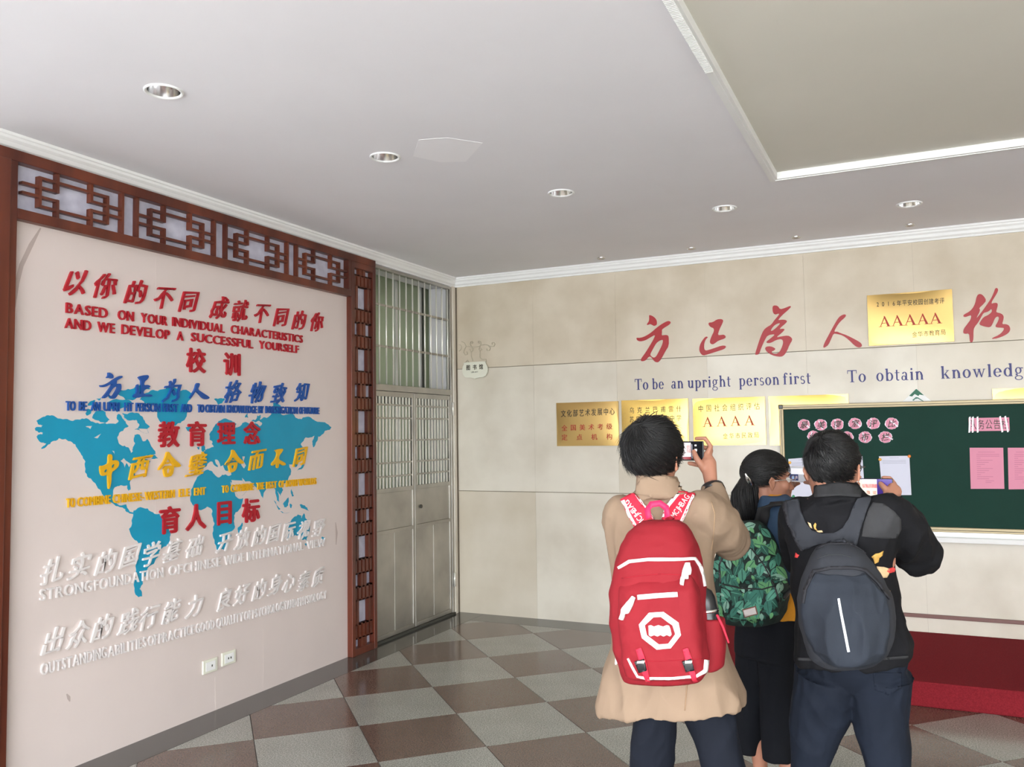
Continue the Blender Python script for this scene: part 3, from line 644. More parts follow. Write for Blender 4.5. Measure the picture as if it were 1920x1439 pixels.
# ------------------------------------------------------------------ library sign
sg = thing('library_sign', 'small white library sign plate hanging under a stone coloured scroll bracket', 'sign')
pl = [(870,690),(873,683),(890,680),(913,679),(914,684),(917,688),(918,695),(915,703),(910,707),(898,708),(894,711),(889,709),(877,708),(871,702)]
pts = [(onB(850+(x)/14.39, 620+y/14.39).x, onB(850+x/14.39, 620+y/14.39).z) for x, y in [(330,880),(440,870),(600,860),(780,845),(905,845),(915,895),(950,960),(975,1040),(965,1130),(920,1220),(850,1260),(740,1270),(680,1285),(630,1310),(590,1290),(520,1275),(420,1275),(360,1260),(310,1190),(290,1080),(305,980),(335,930)]]
me = shape_mesh('plate', [pts], 0.012, M_plastic, 0.001); o = link('plate', me, sg); o.matrix_world = MBK @ Matrix.Translation((0, 0, 0.03))
for c, x in (('图', 452), ('书', 625), ('馆', 797)):
    p = onB(850+x/14.39, 620+(1012-(x-452)*0.075)/14.39); put_char('character', c, 'bold', M_ink, MBK, p.x, p.z, 0.05, 0.002, 0.036, sg, 0.85)
p = onB(850+535/14.39, 620+1160/14.39); q = onB(850+718/14.39, 620+1135/14.39)
word('LIBRARY', 'thin', M_ink, MBK, p.x, q.x, (p.z+q.z)/2, (p.z+q.z)/2+0.013, 0.002, 0.036, sg)
def spiral(cx, cy, r, a0, turns, sgn=1, n=18): return [(cx+(r*(1-0.75*i/n))*math.cos(a0+sgn*turns*2*math.pi*i/n), cy+(r*(1-0.75*i/n))*math.sin(a0+sgn*turns*2*math.pi*i/n)) for i in range(n+1)]
def zB(x, y): p = onB(850+x/14.39, 620+y/14.39); return V((p.x, -0.012, p.z))
sb = MB()
for path in ([(170,560),(215,520),(235,440),(210,390),(165,385)], [(240,300),(310,330),(360,430),(310,520),(290,600),(340,665),(400,640),(380,580)], [(370,430),(440,430),(520,440),(600,445),(700,440)],
             [(700,440),(760,400),(860,380),(950,400),(1020,435),(1110,430),(1140,370),(1110,325),(1060,330),(1060,370)], [(500,430),(465,380),(480,310),(520,290),(545,330),(510,350)], [(720,440),(760,360),(750,300),(700,285),(675,330),(710,350)],
             [(500,440),(545,490),(535,560),(480,565),(460,510)], [(740,440),(700,500),(730,550),(785,520),(750,480)], [(960,420),(1010,480),(990,540),(930,545),(920,500)], [(500,560),(500,700),(540,820)], [(740,560),(735,740),(790,780),(900,780),(905,840)], [(350,860),(400,800),(430,850)]):
    pp = [zB(*q) for q in path]; sb.tube(pp, 0.0035, 6)
sb.obj('scroll_bracket', mat('bracket_paint', s2l(196,186,164), 0.5), sg, True)
rebase(sg, zB(640, 1060))

# ------------------------------------------------------------------ brass plaques
def plaque(x0, x1, z0, z1_, label, mt, lines, bow=0.006, off=-0.004, tex=True):
    t = thing('brass_plaque', label, 'plaque', group='brass plaques on the stone wall')
    nx, nz = 14, 10; b = MB(); vs = []
    for j in range(nz+1):
        for i in range(nx+1):
            u, v = i/nx, j/nz; e = (1-abs(2*u-1)**4)*(1-abs(2*v-1)**4)
            vs.append((x0+u*(x1-x0), off-0.012-bow*e-0.0015*math.sin(u*5+v*4+x0*3), z0+v*(z1_-z0)))
    fs = [(j*(nx+1)+i, j*(nx+1)+i+1, (j+1)*(nx+1)+i+1, (j+1)*(nx+1)+i) for j in range(nz) for i in range(nx)]
    b.add(vs, fs); n = len(vs)
    b.obj('plate', mt, t, True)
    box('edge', (x0, -0.002, z0), (x1, off-0.0115, z1_), mt, t)
    if lines:
        for row in lines:
            for c, px, py, s, st, m_, sx in row:
                p = onB(px, py); u = (p.x-x0)/(x1-x0); v = (p.z-z0)/(z1_-z0)
                e = (1-abs(2*u-1)**4)*(1-abs(2*v-1)**4); o_ = 0.0122-off+bow*e+0.0015*math.sin(u*5+v*4+x0*3)
                if st == 'serifA': serif_letter(c, m_, p.x-s/2, p.z-s/2, s, s*0.92, 0.003, o_-0.001, t)
                else: put_char('character', c, st, m_, MBK, p.x, p.z, s, 0.0025, o_, t, sx)
    rebase(t, ((x0+x1)/2, 0, z0)); return t
# a small serif alphabet
def arc(cx, cy, rx, ry, a0, a1, ts, tt, n=20):
    o_, i_ = [], []
    for k in range(n+1):
        a = math.radians(a0+(a1-a0)*k/n); c, s_ = math.cos(a), math.sin(a)
        o_.append((cx+rx*c, cy+ry*s_)); i_.append((cx+(rx-ts)*c, cy+(ry-tt)*s_))
    return o_+i_[::-1]
def R_(x0, y0, x1, y1): return [(x0,y0),(x1,y0),(x1,y1),(x0,y1)]
def ring(cx, cy, rx, ry, ts, tt):
    return arc(cx, cy, rx, ry, 0, 359.9, ts, tt, 32)
Tk, tn = 0.25, 0.08
def stem(x, y0, y1, top='l', bot=True, w_=Tk):
    o_ = [R_(x, y0, x+w_, y1)]
    if bot: o_.append(R_(x-0.09, y0, x+w_+0.09, y0+0.06))
    if top == 'l': o_.append([(x-0.12, y1-0.1), (x, y1-0.14), (x+0.02, y1), (x, y1+0.02)])
    if top == 'b': o_.append(R_(x-0.09, y1-0.06, x+w_+0.09, y1))
    return o_
SG = {
 'T': [R_(0.5,0,0.74,1.5), R_(0.34,0,0.9,0.07), R_(0,1.4,1.24,1.5), R_(0,1.08,0.07,1.5), R_(1.17,1.08,1.24,1.5)],
 'A': [[(0,0),(0.42,0),(0.42,0.06),(0,0.06)], [(0.9,0),(1.5,0),(1.5,0.06),(0.9,0.06)], [(0.17,0.03),(0.25,0.03),(0.78,1.33),(0.72,1.5)], [(1.06,0.03),(1.36,0.03),(0.78,1.55),(0.64,1.5)], R_(0.38,0.48,1.08,0.56)],
 'o': [ring(0.48,0.5,0.48,0.52,Tk,tn)], 'b': stem(0.05,0,1.5,bot=False)+[arc(0.5,0.5,0.48,0.52,-150,150,Tk,tn)],
 'e': [arc(0.48,0.5,0.48,0.52,0,325,Tk,tn), R_(0.15,0.5,0.95,0.57)], 'a': [arc(0.33,0.28,0.33,0.3,0,359,0.18,tn), R_(0.55,0.05,0.75,0.75), arc(0.42,0.72,0.33,0.3,0,165,0.2,0.08), R_(0.6,0,0.9,0.07)],
 'n': stem(0.1,0,1.0)+[arc(0.52,0.6,0.38,0.42,0,150,Tk,0.1)]+stem(0.7,0,0.62,top=''), 'u': stem(0.1,0.35,1.0,bot=False)+[arc(0.48,0.38,0.38,0.4,180,340,Tk,0.1)]+stem(0.68,0,1.0),
 'p': stem(0.1,-0.45,1.0)+[arc(0.52,0.5,0.48,0.52,-150,150,Tk,tn)], 'r': stem(0.1,0,1.0)+[arc(0.5,0.68,0.32,0.34,40,150,0.16,0.12), ring(0.66,0.82,0.12,0.12,0.119,0.119)],
 'i': stem(0.1,0,1.0)+[ring(0.2,1.32,0.13,0.13,0.129,0.129)], 'l': stem(0.1,0,1.5), 'g': [ring(0.42,0.64,0.36,0.38,0.17,tn), ring(0.45,-0.2,0.45,0.27,0.12,0.08), [(0.15,0.3),(0.3,0.28),(0.35,0.05),(0.1,0.1)], R_(0.65,0.86,0.95,0.96)],
 'h': stem(0.1,0,1.5)+[arc(0.52,0.6,0.38,0.42,0,150,Tk,0.1)]+stem(0.7,0,0.62,top=''), 't': [R_(0.16,0.2,0.36,1.3), arc(0.4,0.24,0.24,0.26,180,320,0.2,0.1), R_(0,0.92,0.62,1.0)],
 's': [arc(0.36,0.73,0.3,0.29,30,270,0.15,0.1), arc(0.38,0.27,0.33,0.29,-150,90,0.16,0.1)], 'f': stem(0.16,0,1.15,top='')+[arc(0.46,1.15,0.3,0.35,35,180,0.2,0.1), R_(0,0.92,0.62,1.0), ring(0.62,1.34,0.1,0.1,0.099,0.099)],
 'k': stem(0.1,0,1.5)+[[(0.3,0.42),(0.78,0.95),(0.9,0.95),(0.42,0.42)], [(0.42,0.5),(0.58,0.62),(1.0,0.03),(0.75,0.03)], R_(0.6,0.94,1.0,1.0), R_(0.62,0,1.08,0.06)],
 'w': [[(0.08,1),(0.3,1),(0.55,0.05),(0.42,0)], [(0.42,0),(0.5,0),(0.82,1),(0.72,1)], [(0.62,1),(0.84,1),(1.1,0.05),(0.98,0)], [(0.98,0),(1.06,0),(1.4,1),(1.3,1)], R_(0,0.94,0.42,1.0), R_(0.56,0.94,0.94,1.0), R_(1.2,0.94,1.5,1.0)],
 'd': [arc(0.46,0.5,0.46,0.52,30,330,Tk,tn)]+stem(0.68,0,1.5),
}
SM = {}
def serif_letter(ch, mt, x, z, w_, h_, depth, off, parent, name='letter'):
    # x: left, z: baseline; w_ : width in metres; h_: metres per 1.5 units
    key = (ch, mt.name)
    if key not in SM:
        b = MB(); L = SG[ch]
        for i, lp in enumerate(L):
            e = 0.002*i
            b.prism([(p[0], p[1], 0) for p in lp], 2, (0, 0, 1+e)) if len(lp) <= 8 else None
            if len(lp) > 8:
                h2 = len(lp)//2; n = len(lp)
                vs = [(p[0], p[1], 0) for p in lp]+[(p[0], p[1], 1+e) for p in lp]; fs = []
                for k in range(h2-1):
                    a, c = k, k+1; d, f = n-1-k, n-2-k
                    fs += [(a, c, f, d), (a+n, d+n, f+n, c+n), (a, a+n, c+n, c), (d, f, f+n, d+n)]
                b.add(vs, fs)
        SM[key] = b.mesh('serif', mt)
    me = SM[key]; xs_ = [v.co.x for v in me.vertices]; a, b_ = min(xs_), max(xs_)
    o = link(name, me, parent); sx = w_/(b_-a)
    o.matrix_world = MBK @ Matrix.Translation((x-a*sx, z, off)) @ Matrix.Diagonal((sx, h_/1.5, depth, 1)); return o
def sw(ch):
    xs_ = [p[0] for l in SG[ch] for p in l]; return max(xs_)-min(xs_)
mk = lambda s, x0, y0, x1, y1, sz, st, m_, sx=1.0: [(c, x0+(x1-x0)*i/max(1, len(s)-1), y0+(y1-y0)*i/max(1, len(s)-1), sz, st, m_, sx) for i, c in enumerate(s) if c != ' ']
plaque(0.994, 1.562, 1.51, 1.888, 'dull brass plaque farthest left, black top line over two red lines', M_brass2,
       [mk('文化部艺术发展中心', 1058, 776, 1149, 772, 0.065, 'med', M_ink, 0.72), mk('全国美术考级', 1060, 803, 1144, 800, 0.055, 'med', M_inkr), mk('定点机构', 1060, 820.5, 1144, 819, 0.055, 'med', M_inkr)])
plaque(1.591, 2.16, 1.51, 1.892, 'bright brass plaque second from the left, behind the head in the beige coat', M_brass,
       [mk('乌克兰巴甫雷什', 1186, 770, 1274, 767, 0.055, 'thin', M_ink, 0.8), mk('苏霍姆林斯基中学', 1186, 787, 1274, 784, 0.055, 'thin', M_ink, 0.75), mk('友好学校', 1200, 815, 1272, 812, 0.055, 'thin', M_inkr)])
plaque(2.199, 2.772, 1.507, 1.888, 'bright brass plaque with four red letters A, left of the chalkboard', M_brass,
       [mk('中国社会组织评估', 1315, 767, 1420, 762, 0.06, 'thin', M_ink, 0.75), mk('AAAA', 1328, 791, 1406, 788, 0.085, 'serifA', M_inkr), mk('金华市民政局', 1361, 818, 1419, 816, 0.05, 'thin', M_ink, 0.8)])
plaque(2.80, 3.387, 1.503, 1.888, 'blazing white brass plaque mostly hidden behind the chalkboard corner', M_brass, None)
plaque(3.545, 4.117, 2.245, 2.628, 'brass plaque with five red letters A, high up between the big red characters', M_brass2,
       [mk('2016年平安校园创建考评', 1646, 572, 1766, 565, 0.046, 'med', M_ink, 0.72), mk('AAAAA', 1659, 603, 1754, 597, 0.085, 'serifA', M_inkr), mk('金华市教育局', 1715, 628, 1768, 624, 0.045, 'thin', M_ink, 0.8)])
plaque(4.342, 4.92, 1.51, 1.892, 'bright brass plaque peeking above the chalkboard at the right edge', M_brass, None)
# diamond sign behind the chalkboard
ds = thing('diamond_sign', 'white diamond sign with green tip, peeking over the chalkboard frame', 'sign')
tp = onB(1718, 729); hw = 0.16
o = link('plate', shape_mesh('plate', [[(0, 0), (hw, -hw), (0, -2*hw), (-hw, -hw)]], 0.004, M_white), ds); o.matrix_world = MBK @ Matrix.Translation((tp.x, tp.z, 0.004))
o = link('green_corner', shape_mesh('green_corner', [[(0, -0.002), (0.05, -0.052), (0.02, -0.045), (0.012, -0.056), (-0.012, -0.04), (-0.03, -0.058), (-0.05, -0.052)]], 0.002, mat('sign_green', s2l(10,100,70), 0.5)), ds); o.matrix_world = MBK @ Matrix.Translation((tp.x, tp.z, 0.0075))
o = link('emblem', shape_mesh('emblem', [[(-0.03, -0.085), (-0.005, -0.062), (0.01, -0.066), (0.05, -0.098), (0.045, -0.1), (0.008, -0.074), (-0.012, -0.078), (-0.02, -0.09)]], 0.002, mat('sign_green2', s2l(60,120,100), 0.5)), ds); o.matrix_world = MBK @ Matrix.Translation((tp.x, tp.z, 0.0075))
rebase(ds, (tp.x, 0, tp.z-hw))

# ------------------------------------------------------------------ big red characters on the stone wall
def zc(ox, oy, sc, l): return [(ox+x/sc, oy+y/sc) for x, y in l]
def smoothloop(lp, it=2):
    for _ in range(it):
        out = []
        for i in range(len(lp)):
            a, b = lp[i], lp[(i+1) % len(lp)]
            out += [(a[0]*0.75+b[0]*0.25, a[1]*0.75+b[1]*0.25), (a[0]*0.25+b[0]*0.75, a[1]*0.25+b[1]*0.75)]
        lp = out
    return lp
def redchar(loops, label):
    W_ = [[(onB(a, b).x, onB(a, b).z) for a, b in smoothloop(lp, 1)] for lp in loops]
    cx = sum(p[0] for p in W_[0])/len(W_[0]); cz = min(p[1] for l in W_ for p in l)
    W_ = [[(p[0]-cx, p[1]-cz) for p in l] for l in W_]
    o = link('red_character', shape_mesh('red_character', W_, 0.004, M_vinyl)); o.matrix_world = MBK @ Matrix.Translation((cx, cz, 0.002))
    tag(o, label, 'lettering', 'big red characters on the stone wall')
redchar([zc(1180,560,9.595,[(355,298),(400,305),(455,340),(490,385),(500,440),(490,480),(445,497),(415,478),(375,460),(340,475),(315,478),(325,450),(355,410),(360,350)]),
 zc(1180,560,9.595,[(130,705),(200,710),(290,680),(400,610),(500,520),(600,450),(690,405),(735,410),(748,440),(710,480),(640,520),(585,560),(588,600),(578,668),(640,658),(690,660),(710,690),(712,850),(650,950),(580,1080),(530,1145),(490,1150),(450,1130),(400,1060),(358,1040),(300,1110),(250,1132),(205,1125),(215,1080),(290,980),(370,850),(440,730),(470,650),(380,700),(290,755),(200,775),(150,760),(130,730)]),
 zc(1180,560,9.595,[(605,740),(540,760),(480,810),(420,920),(372,1010),(400,1045),(440,1068),(480,1050),(520,980),(590,840),(606,780)])], 'big red character fang, leftmost of the large red calligraphy')
redchar([zc(1180,560,9.595,[(1425,435),(1500,430),(1580,375),(1660,370),(1695,395),(1670,460),(1620,560),(1590,660),(1650,658),(1700,650),(1738,680),(1725,720),(1600,760),(1550,800),(1500,830),(1455,810),(1450,760),(1480,680),(1525,590),(1520,535),(1470,520),(1430,480)]),
 zc(1180,560,9.595,[(1375,682),(1420,695),(1380,730),(1350,800),(1345,900),(1370,938),(1420,930),(1540,890),(1660,848),(1735,850),(1738,880),(1700,915),(1560,960),(1400,1010),(1330,1028),(1290,1000),(1258,940),(1265,850),(1310,760)])], 'big red character zheng, second large character from the left')
redchar([zc(1380,540,7.38,[(505,260),(530,243),(580,250),(610,300),(680,280),(750,250),(765,262),(720,310),(660,360),(610,410),(580,450),(640,440),(690,445),(710,465),(680,500),(630,540),(600,575),(650,565),(678,575),(640,620),(550,690),(640,670),(720,660),(765,685),(782,720),(740,790),(700,890),(650,950),(590,955),(500,935),(430,890),(400,845),(415,815),(480,808),(550,840),(530,868),(490,882),(510,912),(570,915),(610,880),(645,800),(655,740),(630,708),(560,720),(480,765),(425,765),(420,745),(480,700),(550,640),(440,655),(400,720),(350,830),(320,920),(270,930),(265,915),(300,800),(340,680),(380,590),(420,550),(490,510),(530,450),(600,370),(590,355),(540,375),(508,340)]),
 zc(1380,540,7.38,[(612,487),(560,500),(510,540),(478,595),(500,598),(550,560),(600,510)])], 'big red character wei, third large character with stacked strokes')
redchar([zc(1380,540,7.38,[(1470,375),(1510,367),(1525,380),(1510,410),(1440,470),(1390,540),(1355,612),(1400,605),(1440,625),(1530,655),(1640,710),(1720,755),(1745,790),(1735,820),(1690,828),(1640,800),(1560,720),(1480,660),(1400,640),(1350,632),(1320,700),(1280,790),(1230,828),(1205,828),(1220,770),(1290,640),(1360,510),(1420,410)])], 'big red character ren of two strokes, left of the high brass plaque')
redchar([zc(1780,520,10.28,[(600,322),(660,360),(715,450),(650,530),(570,600),(600,640),(515,800),(560,750),(640,650),(730,520),(800,420),(860,290),(880,220),(915,205),(945,240),(920,310),(870,390),(820,470),(812,515),(850,500),(915,495),(938,530),(905,650),(905,680),(1000,700),(1050,750),(1040,830),(1015,910),(1090,905),(1150,930),(1178,1000),(1150,1070),(1060,1130),(930,1180),(810,1195),(840,1165),(950,1120),(1030,1050),(1060,980),(990,975),(905,970),(885,940),(930,870),(960,790),(940,757),(900,770),(870,810),(835,900),(790,970),(680,955),(570,915),(600,850),(660,770),(750,730),(810,680),(822,640),(805,612),(770,650),(720,675),(660,690),(620,760),(560,870),(480,970),(465,1040),(465,1180),(450,1255),(400,1260),(390,1180),(380,1085),(300,1095),(265,1075),(275,1000),(350,900),(410,820),(425,735),(380,745),(300,775),(262,750),(290,715),(380,670),(450,600),(500,500),(520,390),(550,335)])], 'big red character ge, rightmost of the large red calligraphy')
# navy serif slogan
ordn = ['first', 'second', 'third']
def slog(words, group, where):
    cnt = {}
    for wd, a, b, zb in words:
        xa, xb = onB(a, 725).x, onB(b, 715).x
        ws_ = [sw(c) for c in wd]; tot = sum(ws_)+0.22*(len(wd)-1); k = (xb-xa)/tot; x = xa; seen = {}
        for c, wv in zip(wd, ws_):
            seen[c] = seen.get(c, 0)+1; n = wd.count(c)
            pos = (ordn[seen[c]-1]+' ') if n > 1 else ''
            o = serif_letter(c, M_sblue, x, zb, wv*k, 0.092, 0.004, 0.0, None, 'navy_letter')
            x += (wv+0.22)*k
            tag(o, 'navy serif %sletter %s of the word %s %s' % (pos, c, wd, where), 'lettering', group)
slog([('To',1190.6,1215.3,1.978),('be',1223,1244.5,1.978),('an',1259,1281,1.978),('upright',1289.5,1370,1.978),('person',1386,1461,1.978),('first',1468.5,1520,1.978)], 'navy letters on the stone wall', 'in the left phrase above the plaques')
slog([('To',1589.5,1623.8,1.976),('obtain',1643.8,1732,1.977),('knowledge',1765,1939,1.978)], 'navy letters on the stone wall', 'in the right phrase above the chalkboard')

# ------------------------------------------------------------------ chalkboard
cb = thing('chalkboard', 'long green chalkboard with champagne metal frame on the stone wall', 'chalkboard')
CX0, CX1, CZ0, CZ1 = 2.88, 6.9, 0.872, 1.816
YB = -0.045
box('surface', (CX0+0.02, YB+0.012, CZ0+0.02), (CX1-0.02, -0.029, CZ1-0.02), M_green, cb)
box('frame_rail', (CX0+0.02, YB-0.008, CZ1-0.036), (CX1, -0.028, CZ1), M_champ, cb, 0.004)
box('frame_rail', (CX0+0.02, YB-0.008, CZ0), (CX1, -0.028, CZ0+0.036), M_champ, cb, 0.004)
box('frame_rail', (CX0, YB-0.008, CZ0), (CX0+0.034, -0.028, CZ1-0.02), M_champ, cb, 0.004)
box('frame_rail', (CX1-0.034, YB-0.008, CZ0), (CX1, -0.028, CZ1-0.02), M_champ, cb, 0.004)
box('corner_cap', (CX0-0.003, YB-0.012, CZ1-0.03), (CX0+0.032, -0.028, CZ1+0.003), M_blackp, cb, 0.006)
box('chalk_tray', (CX0+0.05, YB-0.075, 0.808), (CX1-0.05, -0.022, 0.822), M_white, cb, 0.003)
box('chalk_tray', (CX0+0.05, YB-0.078, 0.808), (CX1-0.05, YB-0.070, 0.842), M_white, cb, 0.002)
box('tray_back', (CX0+0.05, -0.03, 0.80), (CX1-0.05, -0.018, CZ0), M_alu, cb)
for z0, z1_ in ((CZ1-0.022, CZ1-0.018), (CZ0+0.014, CZ0+0.018)): box('frame_groove', (CX0+0.03, YB-0.0095, z0), (CX1, YB-0.007, z1_), M_ink, cb)
box('frame_groove', (CX0+0.015, YB-0.0095, CZ0), (CX0+0.019, YB-0.007, CZ1-0.035), M_ink, cb)
rebase(cb, (4.9, -0.03, 0.8))
YS = YB+0.012-0.001    # surface of the green
def onS(px, py): return onB(px, py, YS)
def sheet(name, corners, mt, label, cat, group, magnets=(), lines=None, inkmt=None):
    pts_ = [onS(*c) for c in corners]; cx = sum(p.x for p in pts_)/4; cz = sum(p.z for p in pts_)/4
    t = thing(name, label, cat, group=group)
    # paper slightly curled
    n = 8; vs = []; fs = []
    for j in range(n+1):
        for i in range(n+1):
            u, v = i/n, j/n; p = (pts_[0]*(1-u)+pts_[1]*u)*(1-v)+(pts_[3]*(1-u)+pts_[2]*u)*v
            vs.append(p+V((0, -0.0015-0.006*v*v*(0.4+abs(2*u-1)), 0)))
    fs = [(j*(n+1)+i, j*(n+1)+i+1, (j+1)*(n+1)+i+1, (j+1)*(n+1)+i) for j in range(n) for i in range(n)]
    b = MB(); b.add(vs, fs); b.obj('page', mt, t, True)
    if lines:
        bb = MB()
        for (u0, u1, v) in lines:
            p = (pts_[0]*(1-u0)+pts_[1]*u0)*(1-v)+(pts_[3]*(1-u0)+pts_[2]*u0)*v; q = (pts_[0]*(1-u1)+pts_[1]*u1)*(1-v)+(pts_[3]*(1-u1)+pts_[2]*u1)*v
            y = YS-0.0022-0.006*v*v*(0.4+max(abs(2*u0-1), abs(2*u1-1)))
            bb.add([(p.x, y, p.z), (q.x, y, q.z), (q.x, y, q.z-0.0035), (p.x, y, p.z-0.0035)], [(0, 1, 2, 3)])
        o = bb.obj('print', inkmt, t); o['kind'] = 'stuff'
    rebase(t, (cx, YS, cz-0.14)); return t
M_faint = mat('faint_print', s2l(186,188,204), 0.8); M_faintp = mat('faint_print_pink', s2l(200,124,150), 0.8)
LN = [(0.35, 0.65, 0.04)]+[(0.1, 0.88, 0.11+0.035*i) for i in range(3)]
sheet('paper_notice', [(1478,861),(1532,857),(1535,931),(1484,932)], M_paper, 'white sheet pinned to the chalkboard behind the raised white phone', 'paper', 'white sheets on the chalkboard', lines=LN, inkmt=M_faint)
sheet('paper_notice', [(1564,858),(1617,856),(1622,928),(1569,930)], M_paper, 'white sheet on the chalkboard mostly hidden behind the short-haired head', 'paper', 'white sheets on the chalkboard', lines=LN, inkmt=M_faint)
sheet('paper_notice', [(1648,856),(1705,855),(1709,928.5),(1655,929.5)], M_paper, 'white sheet with two orange magnets, right of the short-haired head', 'paper', 'white sheets on the chalkboard', lines=LN, inkmt=M_faint)
LP = [(0.25, 0.75, 0.1), (0.2, 0.88, 0.155), (0.2, 0.88, 0.2)]+[(0.2, 0.2+0.12*(1+(i*7) % 4), 0.25+0.05*i) for i in range(11)]+[(0.45, 0.7, 0.8), (0.45, 0.62, 0.84)]
sheet('pink_notice', [(1818,840),(1881,840),(1883,917),(1820,917)], M_pink, 'pink printed sheet on the chalkboard, fully in view', 'paper', 'pink sheets on the chalkboard', lines=LP, inkmt=M_faintp)
sheet('pink_notice', [(1889.5,840),(1950,840),(1950,917.5),(1891,918)], M_pink, 'pink printed sheet on the chalkboard, cut off by the right edge', 'paper', 'pink sheets on the chalkboard', lines=LP, inkmt=M_faintp)
def magnet(px, py, col, label):
    p = onS(px, py); N = 18; mkr = lambda r, y: [V((p.x+r*math.cos(2*math.pi*i/N), p.y-y, p.z+r*math.sin(2*math.pi*i/N))) for i in range(N)]
    b = MB().loft([mkr(0.0105, 0.003), mkr(0.0115, 0.006), mkr(0.010, 0.0105), mkr(0.006, 0.012), mkr(0.002, 0.012)])
    o = b.obj('magnet', mat('magnet_plastic', col, 0.3), None, True); tag(o, label, 'magnet', 'round magnets on the chalkboard')
OR, YE = s2l(240,130,20), s2l(232,170,50)
magnet(1705, 856, OR, 'deep orange magnet at the top right of the right white sheet'); magnet(1650, 862, YE, 'amber magnet at the top left of the right white sheet')
magnet(1481, 868, YE, 'amber magnet at the top left of the left white sheet'); magnet(1488, 931, s2l(20,130,80), 'green magnet at the bottom left of the left white sheet'); magnet(1571, 927, OR, 'orange magnet at the bottom of the middle white sheet')
def disc(px, py, ch, label):
    p = onS(px, py); t = thing('round_notice', label, 'paper', group='round pink paper discs on the chalkboard')
    rnd = random.Random(int(px)); N = 28; r = 0.042
    lp = [(r*(1+rnd.uniform(-0.05, 0.05))*math.cos(2*math.pi*i/N), r*(1+rnd.uniform(-0.05, 0.05))*math.sin(2*math.pi*i/N)) for i in range(N)]
    o = link('tape', shape_mesh('tape', [[(x*1.1+rnd.uniform(-.003, .003), y*1.02) for x, y in lp]], 0.001, M_tape), t); o.matrix_world = MBK @ Matrix.Translation((p.x, p.z, -YS+0.001))
    o = link('disc', shape_mesh('disc', [lp], 0.0012, M_pink), t); o.matrix_world = MBK @ Matrix.Translation((p.x, p.z, -YS+0.0022))
    if ch: put_char('character', ch, 'cal', M_ink, MBK, p.x, p.z, 0.058, 0.001, -YS+0.003, t)
    a = rnd.uniform(0, 3.1)
    o = link('tape_strip', shape_mesh('tape_strip', [[(-0.036, -0.005), (0.036, -0.004), (0.036, 0.004), (-0.036, 0.005)]], 0.0006, M_tape), t)
    o.matrix_world = MBK @ Matrix.Translation((p.x-0.02*math.cos(a), p.z, -YS+0.0036)) @ Matrix.Rotation(1.2+0.5*a, 4, 'Z')
    rebase(t, (p.x, YS, p.z-r))
for i, (x, y, ch) in enumerate(((1507.5,797,'最'),(1539,797,'美'),(1570,796,'寝'),(1603,794.5,'室'),(1637.5,794.5,'评'),(1672,794.5,'比'))):
    disc(x, y, ch, 'round pink paper in the upper row on the chalkboard, %s from the left' % ['leftmost', 'second', 'third', 'fourth', 'fifth', 'sixth'][i])
for x, y, ch, l in ((1525.5,818.5,'结','round pink paper peeking out left of the short-haired head, lower row'),(1588,820,'公','round pink paper almost hidden behind the short-haired head, lower row'),(1622,820,'布','round pink paper in the lower row with the character bu, right of the head'),(1660,820,'栏','round pink paper at the right end of the lower row')):
    disc(x, y, ch, l)
bn = thing('banner_strip', 'pink paper strip with five large characters, taped above the pink sheets', 'paper')
pa, pb = onS(1817, 809), onS(1892, 783)
box('strip', (pa.x, YS-0.0025, pa.z), (pb.x, YS-0.0005, pb.z), M_pink, bn)
for i, c in enumerate('队务公告栏'):
    put_char('character', c, 'thin', M_ink, MBK, pa.x+(pb.x-pa.x)*(i+0.55)/5.1, (pa.z+pb.z)/2, 0.075, 0.001, -YS+0.0026, bn, 0.62)
for u in (0.02, 0.10, 0.22, 0.80, 0.93):
    o = link('tape_strip', shape_mesh('tape_strip', [[(-0.005, -0.058), (0.006, -0.055), (0.005, 0.058), (-0.006, 0.054)]], 0.0006, M_tape), bn); o.matrix_world = MBK @ Matrix.Translation((pa.x+(pb.x-pa.x)*u, (pa.z+pb.z)/2, -YS+0.004)) @ Matrix.Rotation(-0.08+0.2*u, 4, 'Z')
rebase(bn, ((pa.x+pb.x)/2, YS, pa.z))
#PEOPLE#
# ------------------------------------------------------------------ people, bags, phones
def grab(b, name, mt, parent, voxel, smooth=3, disp=None, fac=0.6):
    # voxel-merge the overlapping pieces into one continuous surface
    me = b.mesh(name, mt); o = link(name, me)
    r = o.modifiers.new('r', 'REMESH'); r.mode = 'VOXEL'; r.voxel_size = voxel; r.adaptivity = 0
    if smooth:
        sm = o.modifiers.new('s', 'SMOOTH'); sm.iterations = smooth; sm.factor = fac
    dg = bpy.context.evaluated_depsgraph_get(); m2 = bpy.data.meshes.new_from_object(o.evaluated_get(dg)); o.modifiers.clear()
    o.data = m2; bpy.data.meshes.remove(me); m2.name = name
    if disp:
        nn = [v.normal.copy() for v in m2.vertices]
        for v, n in zip(m2.vertices, nn): v.co += n*disp(v.co)
    m2.polygons.foreach_set('use_smooth', [True]*len(m2.polygons)); m2.update()
    if parent is not None: o.parent = parent
    return o
def bvh(o):
    return BVHTree.FromPolygons([o.matrix_world @ v.co for v in o.data.vertices], [tuple(p.vertices) for p in o.data.polygons])
